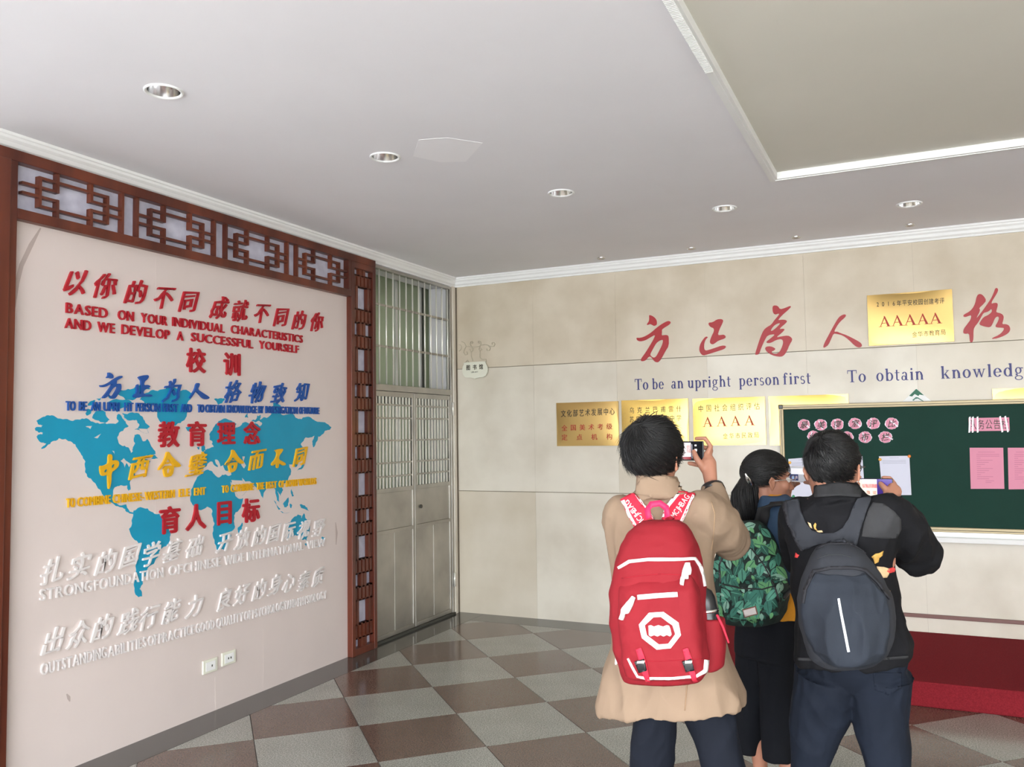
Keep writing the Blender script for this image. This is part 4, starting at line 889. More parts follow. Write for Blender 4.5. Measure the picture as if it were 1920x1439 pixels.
def grid_tri(loops, step):
    # triangulate a polygon (first loop outer, others holes) with inner points for draping
    vs, es, fs = [], [], []
    for lp in loops:
        n0 = len(vs); L = []
        for i in range(len(lp)):
            a, b = V(lp[i]), V(lp[(i+1) % len(lp)]); k = max(1, int((b-a).length/step))
            L += [a+(b-a)*t/k for t in range(k)]
        vs += L; es += [(n0+i, n0+(i+1) % len(L)) for i in range(len(L))]
        fs.append(list(range(n0, n0+len(L))))
    xs_ = [v[0] for v in vs]; ys_ = [v[1] for v in vs]
    def inside(p, lp):
        c = False
        for i in range(len(lp)):
            a, b = lp[i], lp[i-1]
            if (a[1] > p[1]) != (b[1] > p[1]) and p[0] < (b[0]-a[0])*(p[1]-a[1])/(b[1]-a[1])+a[0]: c = not c
        return c
    x = min(xs_)+step/2
    while x < max(xs_):
        y = min(ys_)+step/2
        while y < max(ys_):
            if inside((x, y), loops[0]) and not any(inside((x, y), h) for h in loops[1:]): vs.append(V((x, y)))
            y += step
        x += step
    r = delaunay_2d_cdt([V((v[0], v[1])) for v in vs], es, [], 0, 1e-6)
    V2, F2 = r[0], r[2]; out = []
    for f in F2:
        c = (V2[f[0]]+V2[f[1]]+V2[f[2]])/3
        if inside(c, loops[0]) and not any(inside(c, h) for h in loops[1:]): out.append(tuple(f))
    return V2, out
def drape(name, tree, loops, mt, parent, off=0.002, thick=0.003, step=6.0, maxd=0.12):
    # a patch sewn or strapped on a surface: its outline is followed onto the surface below it
    V2, F2 = grid_tri(loops, step); pts_, ok, nr = [], [], []
    last = None; hits = []
    for v in V2:
        d = ray(v[0], v[1]).normalized(); h = tree.ray_cast(CAM, d)
        hits.append(h if h[0] is not None else None)
    ds = sorted((h[3] for h in hits if h)); 
    if not ds: return None
    med = ds[len(ds)//2]
    for v, h in zip(V2, hits):
        d = ray(v[0], v[1]).normalized()
        if h is None or abs(h[3]-med) > maxd:
            q = tree.find_nearest(CAM+d*med); pts_.append(q[0] if q[0] is not None else CAM+d*med); nr.append(q[1])
        else: pts_.append(h[0]); nr.append(h[1])
    nr = [(-n if n.dot(ray(960, 900)) > 0 else n) for n in nr]
    n = len(pts_); top = [p+k*(off+thick) for p, k in zip(pts_, nr)]; bot = [p+k*off*0.3 for p, k in zip(pts_, nr)]
    b = MB(); ec = {}
    for f in F2:
        for i in range(3):
            e = (f[i], f[(i+1) % 3]); ec[e] = 1
    fs = [tuple(f) for f in F2]+[tuple(i+n for i in f[::-1]) for f in F2]
    for (a, c) in ec:
        if (c, a) not in ec: fs.append((c, a, a+n, c+n))
    b.add(top+bot, fs); return b.obj(name, mt, parent, True)
def band(pts_, w_):
    # polyline with width (pixels) -> outline
    L, R = [], []
    for i, p in enumerate(pts_):
        a, c = pts_[max(0, i-1)], pts_[min(len(pts_)-1, i+1)]; dx, dy = c[0]-a[0], c[1]-a[1]; l = math.hypot(dx, dy) or 1
        ww = w_[i] if hasattr(w_, '__len__') else w_
        L.append((p[0]-dy/l*ww/2, p[1]+dx/l*ww/2)); R.append((p[0]+dy/l*ww/2, p[1]-dx/l*ww/2))
    return L+R[::-1]
def folds(a1=0.004, f1=9, a2=0.0015, f2=30, st=(1, 1, 0.45), seed=0):
    def f(p):
        q = V((p.x*st[0]+seed, p.y*st[1], p.z*st[2]))
        w_ = V((noise.noise(q*4+V((9, 2, 5))), noise.noise(q*4+V((1, 7, 3))), 0))*0.10
        r = noise.noise((q+w_)*f1); r2 = noise.noise((q-w_)*f1*2.1+V((4, 4, 4)))
        return a1*(1.0-2.6*abs(r))-a1*0.45+a1*0.45*(0.5-2*abs(r2))+a2*noise.noise(q*f2)
    return f
Zu = V((0, 0, 1))
def frame(deg):
    a = math.radians(deg); return V((math.cos(a), math.sin(a), 0)), V((-math.sin(a), math.cos(a), 0))   # right, forward
def head_pieces(b, c, r, f, u, s=1.0):
    ax = (r, f, u); q = lambda x, y, z: c+r*x*s+f*y*s+u*z*s
    b.ell(q(0, -0.012, 0.035), ax, (0.074*s, 0.092*s, 0.086*s)); b.ell(q(0, 0.02, -0.025), ax, (0.064*s, 0.068*s, 0.082*s))
    b.ell(q(0, 0.045, -0.075), ax, (0.042*s, 0.038*s, 0.036*s)); b.ell(q(0, 0.074, 0.028), ax, (0.05*s, 0.016*s, 0.014*s))
    b.tube([q(0, 0.083, 0.01), q(0, 0.104, -0.032)], [0.007*s, 0.012*s], 8); b.ell(q(0.011, 0.094, -0.036), ax, (0.009*s,)*3, 8, 6); b.ell(q(-0.011, 0.094, -0.036), ax, (0.009*s,)*3, 8, 6)
    for k in (-1, 1): b.ell(q(0.045*k, 0.055, -0.02), ax, (0.02*s, 0.022*s, 0.026*s))
    b.ell(q(0, 0.083, -0.058), ax, (0.024*s, 0.011*s, 0.006*s), 12, 8); b.ell(q(0, 0.081, -0.068), ax, (0.02*s, 0.011*s, 0.007*s), 12, 8)
    for k in (-1, 1):
        e = q(0.078*k, -0.005, -0.008); b.ell(e+r*k*0.006*s-f*0.004, (r*0.5+f*(-0.85)*k, f, u), (0.008*s, 0.010*s, 0.030*s), 12, 8)
        b.tube([e+f*0.012+u*0.012*s, e-f*0.012+r*k*0.014*s+u*0.026*s, e-f*0.022+r*k*0.016*s+u*0.006*s, e-f*0.008+r*k*0.008*s-u*0.026*s], [0.004*s, 0.005*s, 0.005*s, 0.006*s], 8)
    b.tube([q(0, -0.018, -0.03), q(0, -0.022, -0.10), q(0, -0.012, -0.16)], [0.054*s, 0.050*s, 0.048*s], 18)
def eyes(c, r, f, u, s, parent):
    for k in (-1, 1):
        e = c+r*0.031*s*k+f*0.074*s+u*0.004*s
        MB().ell(e, (r, f, u), (0.013*s,)*3, 14, 10).obj('eye', mat_eye, parent, True)
        MB().ell(e+f*0.010*s, (r, f, u), (0.0055*s, 0.004*s, 0.0055*s), 12, 8).obj('iris', M_hair, parent, True)
        MB().tube([c+r*(0.016*k)*s+f*0.088*s+u*0.026*s, c+r*(0.034*k)*s+f*0.085*s+u*0.031*s, c+r*(0.052*k)*s+f*0.07*s+u*0.024*s], [0.003, 0.0035, 0.002], 6).obj('eyebrow', M_hair, parent, True)
mat_eye = mat('eye_white', (0.8, 0.8, 0.78), 0.2)
def hairdo(c, r, f, u, s, parent, name, whorl, nape, side, length, count, seed, puff=1.0, lift=0.05, front=0.045):
    # cap plus many tapering locks combed away from the whorl
    rnd = random.Random(seed); R = V((0.084, 0.104, 0.098))*s*puff; cc = c+u*0.034*s-f*0.012*s
    W = lambda q, k=1.0: cc+r*q.x*R.x*k+f*q.y*R.y*k+u*q.z*R.z*k
    def keep(q):
        # hairline: forehead high, ears free, nape low
        y, z = q.y, q.z
        if y > 0.55: return z > 0.35
        if y > -0.15: return z > side+0.5*max(0, y)
        return z > nape
    b = MB(); nu, nv = 48, 32; idx = {}; vs = []
    for i in range(nv+1):
        for j in range(nu):
            a = math.pi*i/nv; q = V((math.sin(a)*math.cos(2*math.pi*j/nu), math.sin(a)*math.sin(2*math.pi*j/nu), -math.cos(a)))
            k = 1.0+0.03*noise.noise(q*3+V((seed, 0, 0)))
            if q.z < 0: k -= 0.10*min(1, -q.z/0.9)
            vs.append((q, W(q, k)))
    fs = []
    for i in range(nv):
        for j in range(nu):
            f4 = (i*nu+j, i*nu+(j+1) % nu, (i+1)*nu+(j+1) % nu, (i+1)*nu+j)
            m_ = sum((vs[x][0] for x in f4), V((0, 0, 0)))/4
            if keep(m_): fs.append(f4)
    b.add([v[1] for v in vs], fs)
    w0 = V(whorl).normalized()
    n_ = 0; tries = 0
    clumps = [V((rnd.gauss(0, 1), rnd.gauss(0, 1), rnd.gauss(0, 1))) for _ in range(60)]
    while n_ < count and tries < count*6:
        tries += 1
        q = V((rnd.gauss(0, 1), rnd.gauss(0, 1), rnd.gauss(0, 1))).normalized()
        if not keep(q+V((0, 0, 0.0))): continue
        t = (q-w0); t = (t-q*t.dot(q));
        if t.length < 1e-3: continue
        t.normalize(); sw_ = q.cross(t); t = (t+sw_*0.45+V((rnd.gauss(0, 0.18), rnd.gauss(0, 0.18), rnd.gauss(0, 0.12)))-V((0, 0, 0.25))).normalized()
        L = length*rnd.uniform(0.55, 1.2)*s; segs = 4; wd = rnd.uniform(0.0016, 0.0034)*s; base = []
        cn = noise.noise(q*4.5+V((seed, 3, 1))); lf = (rnd.uniform(0.1, 0.7)+max(0, cn)*1.6)*lift; t = (t+q.cross(t)*cn*0.9).normalized()
        p = q.copy()
        for k in range(segs+1):
            kk = 1.0+0.012+lf*(k/segs)**1.4
            if p.z < 0: kk -= 0.10*min(1, -p.z/0.9)
            base.append(W(p, kk)); tt = (t-p*t.dot(p)).normalized(); p = (p+tt*(L/segs)/(0.09*s)).normalized()
        rings = []
        for k, pt in enumerate(base):
            d = (base[min(k+1, segs)]-base[max(k-1, 0)]).normalized(); o_ = (pt-cc).normalized(); sd = d.cross(o_).normalized()
            wk = wd*(1-k/(segs+0.3)); rings.append([pt+sd*wk, pt+o_*wk*0.8, pt-sd*wk])
        b.loft(rings, cap=False); n_ += 1
    return b.obj(name, M_hair, parent, True)
def hand(b, wrist, palm, side, out, fingers, thumb, s=1.0):
    # wrist, palm centre, knuckle line direction, explicit finger joints
    b.tube([wrist, (wrist+palm)/2, palm], [0.024*s, 0.027*s, 0.03*s], 12)
    for k in (-1.5, -0.5, 0.5, 1.5): b.tube([wrist+side*k*0.008*s, palm+side*k*0.018*s], [0.015*s, 0.014*s], 10)
    for i, fg in enumerate(fingers): b.tube([palm+side*(1.5-i)*0.018*s*1.0]+fg, [0.0115*s, 0.0105*s, 0.0095*s, 0.0085*s][:len(fg)+1], 10)
    b.tube(thumb, [0.015*s, 0.0135*s, 0.0115*s, 0.0095*s][:len(thumb)], 10)
def phone(c, r, u, w_, h_, label, case, screen_fn):
    # landscape handset: r along its long side, u up, screen towards -f
    f = u.cross(r).normalized()
    t = thing('phone', label, 'phone')
    M = Matrix((r, f, u)).transposed().to_4x4(); M.translation = c
    o = box('case', (-w_/2, -0.004, -h_/2), (w_/2, 0.004, h_/2), case, t, 0.003); o.data.transform(M)
    o = box('lens', (w_/2-0.03, 0.004, h_/2-0.03), (w_/2-0.01, 0.006, h_/2-0.01), M_blackp, t, 0.002); o.data.transform(M)
    for nm, x0, x1, z0, z1_, col, em in screen_fn:
        o = box(nm, (x0*w_, -0.0048-0.0002*(nm != 'screen'), z0*h_), (x1*w_, -0.004, z1_*h_), mat('screen_'+nm, col, 0.2, emit=em), t); o.data.transform(M)
    rebase(t, c-u*h_/2); return t
def shoe(name, at, fdir, parent, mt):
    r = V((fdir.y, -fdir.x, 0)); rings = []
    for y, w_, h_ in ((-0.055, 0.026, 0.05), (-0.03, 0.036, 0.085), (0.02, 0.040, 0.085), (0.08, 0.045, 0.06), (0.13, 0.047, 0.045), (0.17, 0.036, 0.035), (0.19, 0.015, 0.02)):
        ring_ = []
        for k in range(16):
            a = 2*math.pi*k/16; ring_.append(at+fdir*y+r*w_*math.cos(a)+Zu*(max(0.0, h_/2+h_/2*math.sin(a)*1.0)))
        rings.append(ring_)
    return MB().loft(rings).obj(name, mt, parent, True)
def lens_ring(p, r, u, rr, parent, nm='spectacles'): 
    return [p+r*math.cos(2*math.pi*i/20)*rr+u*math.sin(2*math.pi*i/20)*rr*0.85 for i in range(21)]
def glasses(c, r, f, u, s, parent, mt):
    b = MB()
    for k in (-1, 1):
        b.tube(lens_ring(c+r*0.034*k*s+f*0.098*s+u*0.002, r, u, 0.024*s, parent), 0.0014, 6, rnd=False)
        b.tube([c+r*0.06*k*s+f*0.096*s+u*0.008, c+r*0.084*k*s+f*0.06*s+u*0.008, c+r*0.086*k*s-f*0.005*s+u*0.004], 0.0014, 6)
    b.tube([c+r*0.011*s+f*0.102*s+u*0.004, c-r*0.011*s+f*0.102*s+u*0.004], 0.0014, 6)
    return b.obj('spectacles', mt, parent, True)
def hring(c, r, f, a, bf, bb, n=28, ex=2.4):
    # horizontal cloth ring: half width a, forward depth bf, backward depth bb
    out = []
    for k in range(n):
        t = 2*math.pi*k/n; cs, sn = math.cos(t), math.sin(t)
        x = a*math.copysign(abs(cs)**(2/ex), cs); y = math.copysign(abs(sn)**(2/ex), sn)
        out.append(c+r*x+f*y*(bf if y > 0 else bb))
    return out
def planar(O, f, Dp):
    # points on planes square to the person's own facing direction
    def Pp(px, py, d):
        q = O+f*(d-Dp); dr = ray(px, py); return CAM+dr*((q-CAM).dot(f)/dr.dot(f))
    def Ppz(px, z, d):
        p = Pp(px, 900, d); p.z = z; return p
    return Pp, Ppz
class Pack:
    # rucksack body: horizontal rings described by (pixel y, pixel x left, pixel x right, depth out from the back)
    def __init__(s, O, r, f, rows, n=36, ex=3.2):
        s.O, s.r, s.f = O, r, f; s.rings = []
        nrm = -f
        for (py, xa, xb, dp, db) in rows:
            pa, pb = s.at(xa, py), s.at(xb, py); c = (pa+pb)/2; a = (pb-pa).length/2; rr = (pb-pa).normalized(); ring_ = []
            for k in range(n):
                t = 2*math.pi*k/n; cs, sn = math.cos(t), math.sin(t)
                x = a*math.copysign(abs(cs)**(2/ex), cs); y = math.copysign(abs(sn)**(2/ex), sn)
                ring_.append(c+rr*x+nrm*(y*dp if y > 0 else y*db))
            s.rings.append(ring_)
    def at(s, px, py):
        d = ray(px, py); t = (s.O-CAM).dot(s.f)/d.dot(s.f); return CAM+d*t

def build_A():
    Dp = 2.86; r, f = frame(-4); P, Pz = planar(CAM+ray(1240, 1000)*(2.86/FPX), f, 2.86)
    t = thing('person', 'person in a beige coat and navy trousers wearing the red backpack, raising a phone', 'person')
    u = Zu
    hc = P(1226, 862, Dp+0.0); hf = (f*math.cos(0.10)+r*math.sin(0.10)); hr = V((hf.y, -hf.x, 0))
    b = MB(); head_pieces(b, hc, hr, hf, u)
    nk = P(1235, 925, Dp-0.01)
    # torso, arms, legs of the body
    b.tube([P(1234, 905, Dp), P(1236, 940, Dp)], [0.05, 0.056], 18)
    for rr_ in (): pass
    b.loft([hring(P(1237, 930, Dp), r, f, 0.10, 0.06, 0.06), hring(P(1240, 965, Dp), r, f, 0.165, 0.085, 0.08), hring(P(1244, 1040, Dp), r, f, 0.155, 0.10, 0.09), hring(P(1250, 1140, Dp), r, f, 0.135, 0.09, 0.085), hring(P(1258, 1230, Dp), r, f, 0.145, 0.08, 0.085), hring(P(1262, 1275, Dp), r, f, 0.15, 0.08, 0.09)])
    Sr, Er, Wr = P(1322, 968, Dp), P(1366, 1010, Dp+0.20), P(1333, 906, Dp+0.31)
    Sl, El, Wl = P(1165, 972, Dp), P(1186, 1050, Dp+0.20), P(1236, 905, Dp+0.31)
    for S_, E_, W_ in ((Sr, Er, Wr), (Sl, El, Wl)): b.tube([S_, E_], [0.048, 0.038], 14); b.tube([E_, W_], [0.038, 0.024], 14)
    ph = P(1284, 846, Dp+0.33); pr = r; pu = (u*0.995+f*0.03).normalized()
    # right hand: palm beside the right edge of the phone, fingers curl over the far side, thumb on the near side
    pal = P(1328, 868, Dp+0.34)
    edge = lambda px, py, dd: P(px, py, Dp+0.33+dd)
    side = (u*0.85+f*0.0-r*0.25).normalized()
    fing = [[edge(1333, 838, 0.02), edge(1322, 822, 0.02), edge(1306, 823, 0.012)], [edge(1333, 846, 0.03), edge(1318, 838, 0.03), edge(1303, 838, 0.017)],
            [edge(1328, 862, 0.03), edge(1314, 858, 0.032), edge(1298, 858, 0.018)], [edge(1322, 876, 0.02), edge(1308, 872, 0.012), edge(1292, 869, 0.005)]]
    hand(b, Wr, pal, side, f, fing, [P(1324, 886, Dp+0.325), P(1314, 872, Dp+0.305), P(1305, 858, Dp+0.300), P(1301, 847, Dp+0.305)])
    pal2 = P(1240, 868, Dp+0.34)
    fing = [[edge(1236, 838, 0.02), edge(1244, 824, 0.02), edge(1258, 825, 0.012)], [edge(1235, 850, 0.03), edge(1250, 843, 0.03), edge(1262, 842, 0.017)], [edge(1238, 862, 0.03), edge(1252, 858, 0.03), edge(1266, 858, 0.018)], [edge(1242, 876, 0.02), edge(1256, 872, 0.012), edge(1268, 869, 0.005)]]
    hand(b, Wl, pal2, (u*0.9+r*0.2).normalized(), f, fing, [P(1246, 886, Dp+0.325), P(1254, 872, Dp+0.305), P(1262, 858, Dp+0.302), P(1268, 849, Dp+0.306)])
    legs = [(P(1226, 1250, Dp), P(1222, 1440, Dp+0.03), Pz(1214, 0.09, Dp-0.02)), (P(1300, 1250, Dp), P(1360, 1440, Dp+0.03), Pz(1392, 0.09, Dp))]
    for h_, k_, a_ in legs: b.tube([h_, k_, a_], [0.078, 0.052, 0.036], 16)
    body = grab(b, 'body', M_skin, t, 0.0045, 4)
    eyes(hc, hr, hf, u, 1.0, t)
    hairdo(hc, hr, hf, u, 1.06, t, 'hair', (-0.12, -0.62, 0.78), -0.66, -0.32, 0.07, 4200, 3, 1.03, 0.17)
    # trousers
    b = MB()
    for (h_, k_, a_), sx in zip(legs, (0, 0)): b.tube([h_, (h_+k_)/2, k_, (k_+a_)/2, a_+Zu*0.0], [0.098, 0.082, 0.070, 0.064, 0.058], 18, rnd=False)
    b.ell(P(1263, 1235, Dp), (r, f, u), (0.165, 0.115, 0.11))
    grab(b, 'trousers', M_navy, t, 0.007, 3, folds(0.009, 6, 0.001, 25, (1, 1, 0.6), 3))
    for (h_, k_, a_) in legs: shoe('shoe', V((a_.x, a_.y, 0)), f, t, M_shoe)
    # coat: body, collar, sleeves
    b = MB()
    rows = [(915, 1200, 1272, .055, .060), (928, 1186, 1290, .065, .068), (940, 1160, 1322, .075, .078), (955, 1146, 1340, .09, .095), (990, 1143, 1342, .105, .105), (1040, 1150, 1338, .12, .11), (1100, 1158, 1340, .12, .11), (1150, 1158, 1344, .12, .11), (1200, 1151, 1360, .13, .12), (1260, 1139, 1377, .15, .135), (1314, 1128, 1391, .17, .15), (1330, 1127, 1393, .172, .152)]
    rings = []
    for py, xa, xb, bf, bb in rows:
        pa, pb = P(xa, py, Dp), P(xb, py, Dp); c = (pa+pb)/2; a = (pb-pa).length/2
        rings.append(hring(c, (pb-pa).normalized(), f, a, bf, bb, 40, 2.5))
    b.loft(rings)
    b.tube([P(1318, 968, Dp-0.005), P(1345, 990, Dp+0.08), Er+f*0.0], [0.080, 0.078, 0.064], 18); b.tube([Er, (Er+Wr)/2+V((0, 0, -0.01)), Wr+(Er-Wr)*0.10], [0.068, 0.056, 0.040], 18, rnd=False)
    b.ell(Er+V((0, 0, -0.005)), (r, f, u), (0.066, 0.066, 0.066))
    b.tube([P(1168, 970, Dp-0.005), P(1172, 1010, Dp+0.10), El], [0.070, 0.066, 0.058], 18); b.tube([El, Wl+(El-Wl)*0.10], [0.058, 0.038], 18, rnd=False); b.ell(El, (r, f, u), (0.058,)*3)
    b.tube([P(1233, 892, Dp+0.0), P(1234, 914, Dp-0.005), P(1237, 940, Dp-0.01)], [0.069, 0.076, 0.090], 20, rnd=False)
    coat = grab(b, 'coat', M_coat, t, 0.0065, 3, folds(0.015, 6, 0.002, 30, (1, 1, 0.45), 1))
    for v in coat.data.vertices: pass
    ct = bvh(coat)
    # collar fold, back seam, vent
    drape('collar', ct, [[(1198, 908), (1206, 897), (1235, 893), (1262, 897), (1276, 912), (1286, 930), (1240, 936), (1204, 929), (1194, 926)]], M_coat, t, 0.002, 0.006, 6)
    drape('coat_vent', ct, [band([(1289, 1275), (1287, 1300), (1284, 1333)], 2.2)], mat('vent_seam', s2l(150,122,96), 0.9), t, 0.0008, 0.001, 6)
    drape('sleeve_seam', ct, [band([(1334, 942), (1340, 965), (1338, 1000), (1334, 1032)], 1.6)], mat('coat_seam', s2l(160,132,104), 0.9), t, 0.0005, 0.001, 6)
    cuff = Wr+(Er-Wr)*0.12; dd = (Er-Wr).normalized()
    MB().tube([cuff-dd*0.012, cuff+dd*0.010], [0.041, 0.044], 20, rnd=False).obj('knit_cuff', M_blackp, t, True)
    rebase(t, Pz(1265, 0, Dp))
    phone(ph, pr, pu, 0.145, 0.072, 'black phone held sideways by the person in the beige coat', M_blackp,
          [('screen', -0.47, 0.47, -0.46, 0.46, (0.01, 0.012, 0.015), 0), ('view', -0.35, 0.17, -0.30, 0.42, s2l(250,236,240), 0.25), ('view_people', 0.06, 0.17, -0.1, 0.30, s2l(170,120,110), 0.15), ('view_red', -0.35, 0.17, -0.44, -0.30, s2l(130,30,40), 0.2),
           ('dial', 0.27, 0.33, -0.02, 0.10, s2l(250,250,250), 0.3), ('dot', 0.27, 0.32, 0.24, 0.32, s2l(240,240,240), 0.25), ('marks', 0.19, 0.21, -0.38, 0.34, s2l(150,152,165), 0.15)])
    # ---- red backpack
    k = thing('backpack', 'red backpack with white zips, white octagon badge and two buckled straps', 'backpack')
    O = P(1250, 1125, Dp-0.20)
    rows = [(1278, 1192, 1300, .055, .05), (1272, 1178, 1322, .085, .07), (1255, 1170, 1332, .10, .08), (1210, 1160, 1330, .115, .085), (1160, 1153, 1327, .115, .085), (1110, 1152, 1322, .11, .085), (1080, 1155, 1318, .105, .085), (1050, 1162, 1312, .095, .08), (1020, 1171, 1303, .08, .075), (1000, 1181, 1294, .065, .07), (985, 1195, 1284, .045, .06), (977, 1210, 1270, .025, .04)]
    pk = Pack(O, r, f, rows); b = MB().loft(pk.rings)
    body = grab(b, 'bag_body', M_redbag, k, 0.006, 3, folds(0.004, 9, 0.001, 40, (1, 1, 1), 8))
    O2 = P(1245, 1180, Dp-0.28)
    pk2 = Pack(O2, r, f, [(1272, 1190, 1310, .035, .04), (1266, 1178, 1322, .05, .05), (1240, 1172, 1326, .06, .06), (1190, 1166, 1318, .062, .06), (1140, 1162, 1312, .055, .06), (1105, 1162, 1306, .04, .06), (1088, 1166, 1300, .018, .05), (1080, 1172, 1294, -.004, .03)], ex=4)
    fp = grab(MB().loft(pk2.rings), 'front_pocket', M_redbag, k, 0.005, 3, folds(0.003, 10, 0.001, 40, (1, 1, 1), 4))
    # side pocket with bottle
    b = MB(); b.loft([hring(P(1332, y, Dp-0.17), r, f, a, .045, .05, 20) for y, a in ((1255, .025), (1248, .040), (1215, .046), (1180, .046), (1158, .042))])
    sp = grab(b, 'side_pocket', M_redbag, k, 0.005, 2)
    MB().tube([P(1168, 1195, Dp-0.17), P(1162, 1165, Dp-0.18), P(1164, 1130, Dp-0.17)], [0.03, 0.034, 0.02], 16).obj('side_pocket', M_redbag, k, True)
    allb = MB()
    for o in (body, fp, sp): allb.add([v.co for v in o.data.vertices], [tuple(p.vertices) for p in o.data.polygons])
    T = BVHTree.FromPolygons([V(v) for v in allb.v], allb.f)
    drape('zip', T, [band([(1160, 1066), (1180, 1054), (1215, 1050), (1260, 1050), (1302, 1048), (1312, 1062), (1318, 1080), (1321, 1100)], [5, 6, 6, 6, 6, 5, 4, 4])], M_wzip, k, 0.001, 0.003, 5)
    drape('zip', T, [band([(1196, 1121), (1230, 1118), (1271, 1115.5)], 9)], M_wzip, k, 0.001, 0.004, 5)
    drape('zip_pull', T, [band([(1287, 1056), (1286, 1070), (1284, 1085), (1281, 1087), (1279, 1099)], [7, 14, 15, 7, 6])], M_wzip, k, 0.004, 0.006, 4)
    drape('zip_pull', T, [band([(1190, 1120), (1182, 1133), (1174, 1147), (1171, 1150), (1167, 1163)], [6, 13, 14, 7, 6])], M_wzip, k, 0.004, 0.006, 4)
    p0 = P(1163, 1200, Dp-0.25); MB().tube([P(1162, 1200, Dp-0.24), P(1160, 1225, Dp-0.24), P(1155, 1245, Dp-0.24)], [0.006, 0.010, 0.004], 10).obj('zip_pull', M_wzip, k, True)
    z = lambda l: [(1100+x/3.797, 1060+y/3.797) for x, y in l]
    drape('badge', T, [z([(445,340),(548,333),(655,410),(672,500),(600,592),(500,602),(395,520),(373,425)]), z([(478,372),(530,370),(612,430),(632,492),(583,560),(515,565),(430,500),(415,430)])], M_wzip, k, 0.0008, 0.002, 4)
    drape('badge_mark', T, [z([(442,432),(458,428),(480,438),(510,428),(545,438),(570,428),(588,432),(597,455),(606,495),(595,508),(572,498),(550,509),(528,498),(505,509),(482,499),(458,509),(444,500)])], M_wzip, k, 0.0008, 0.002, 4)
    drape('piping', T, [band([(1178, 1235), (1184, 1247), (1196, 1269), (1215, 1272), (1260, 1272), (1305, 1268), (1322, 1258), (1324, 1238)], [3, 4, 4, 4, 4, 5, 8, 8])], M_wzip, k, 0.001, 0.003, 5)
    M_seam = mat('red_seam', s2l(150,16,34), 0.9)
    drape('seam', T, [band([(1166, 1085), (1200, 1080), (1240, 1077), (1290, 1079)], 2)], M_seam, k, 0.0004, 0.001, 5); drape('seam', T, [band([(1178, 1240), (1230, 1241), (1318, 1236)], 1.6)], M_seam, k, 0.0004, 0.001, 5)
    for xs_, lab in (((1196, 1213, 1206), None), ((1283, 1302, 1294), None)):
        x = xs_[0]; wbs = drape('webbing', T, [band([(x+2, 1216), (x+8, 1235), (x+12, 1252), (x+20, 1278)], [10, 12, 12, 8])], M_strapred, k, 0.002, 0.003, 4)
        drape('buckle', T, [band([(x+5, 1237), (x+11, 1257)], [17, 15])], M_blackp, k, 0.005, 0.008, 4)
        drape('buckle_bar', T, [band([(x+2, 1240), (x+15, 1240)], 5)], M_steelb, k, 0.012, 0.003, 4)
    # webbing print
    def draped_text(txt, tree, x0, y0, x1, y1, h_, mt, parent, off, st='med', name='print'):
        # letters set along a baseline in the strap, dropped onto it
        request([(c, st) for c in txt if c != ' ']); L = math.hypot(x1-x0, y1-y0); ux, uy = (x1-x0)/L, (y1-y0)/L; vx, vy = uy, -ux
        ws_ = [(0.35 if c == ' ' else GL[(c, st)][2]-GL[(c, st)][1]+0.08) for c in txt]; kk = L/sum(ws_); x = 0; bb = MB()
        for c, wv in zip(txt, ws_):
            if c != ' ':
                me, a, b_, c_, d_ = GL[(c, st)]
                fsel = [tuple(p.vertices) for p in me.polygons if p.normal.z > 0.5]
                used = sorted({i for f_ in fsel for i in f_}); mp = {i: n for n, i in enumerate(used)}; vs = []
                for i in used:
                    v = me.vertices[i].co; sx = (x+(v.x-a)*kk); sy = v.y/0.72*h_; px, py = x0+ux*sx+vx*sy, y0+uy*sx+vy*sy
                    d = ray(px, py).normalized(); h = tree.ray_cast(CAM, d)
                    if h[0] is None: h = tree.find_nearest(CAM+d*2.7)
                    vs.append(h[0]-d*off)
                bb.add(vs, [tuple(mp[i] for i in f_) for f_ in fsel])
            x += wv*kk
        return bb.obj(name, mt, parent)
    cb_ = MB()
    for o in (coat, body): cb_.add([v.co for v in o.data.vertices], [tuple(p.vertices) for p in o.data.polygons])
    T2 = BVHTree.FromPolygons([V(v) for v in cb_.v], cb_.f)
    zz = lambda l: [(1100+x/4.232, 760+y/4.232) for x, y in l]
    for lp, wl_ in ((zz([(275,760),(385,700),(430,750),(545,915),(500,960),(400,998),(330,870)]), None), (zz([(720,690),(865,712),(820,800),(740,965),(655,945),(600,905),(640,800)]), None)):
        drape('strap', T2, [lp], M_strapred, k, 0.003, 0.005, 5)
    T3l = MB()
    for o in [o for o in k.children if o.name.startswith('strap')]: T3l.add([v.co for v in o.data.vertices], [tuple(p.vertices) for p in o.data.polygons])
    T3 = BVHTree.FromPolygons([V(v) for v in T3l.v], T3l.f)
    for pp, ww in ((zz([(288,758),(340,880),(402,990)]), 7), (zz([(396,706),(470,800),(552,915)]), 7), (zz([(728,698),(650,795),(592,910)]), 6.5), (zz([(855,715),(800,830),(738,955)]), 7)):
        drape('strap_edge', T3, [band(pp, ww)], M_wzip, k, 0.0005, 0.0015, 4, 0.05)
    q1 = zz([(325,745),(470,930)]); draped_text('MCJHBAG', T3, q1[1][0], q1[1][1], q1[0][0], q1[0][1], 11, M_wzip, k, 0.002)
    q2 = zz([(700,900),(822,725)]); draped_text('MCJHBAG', T3, q2[0][0], q2[0][1], q2[1][0], q2[1][1], 11, M_wzip, k, 0.002)
    hp = [P(1217, 972, Dp-0.19), P(1214, 956, Dp-0.17), P(1222, 946, Dp-0.16), P(1238, 944, Dp-0.16), P(1250, 953, Dp-0.165), P(1252, 970, Dp-0.19)]
    rings = []
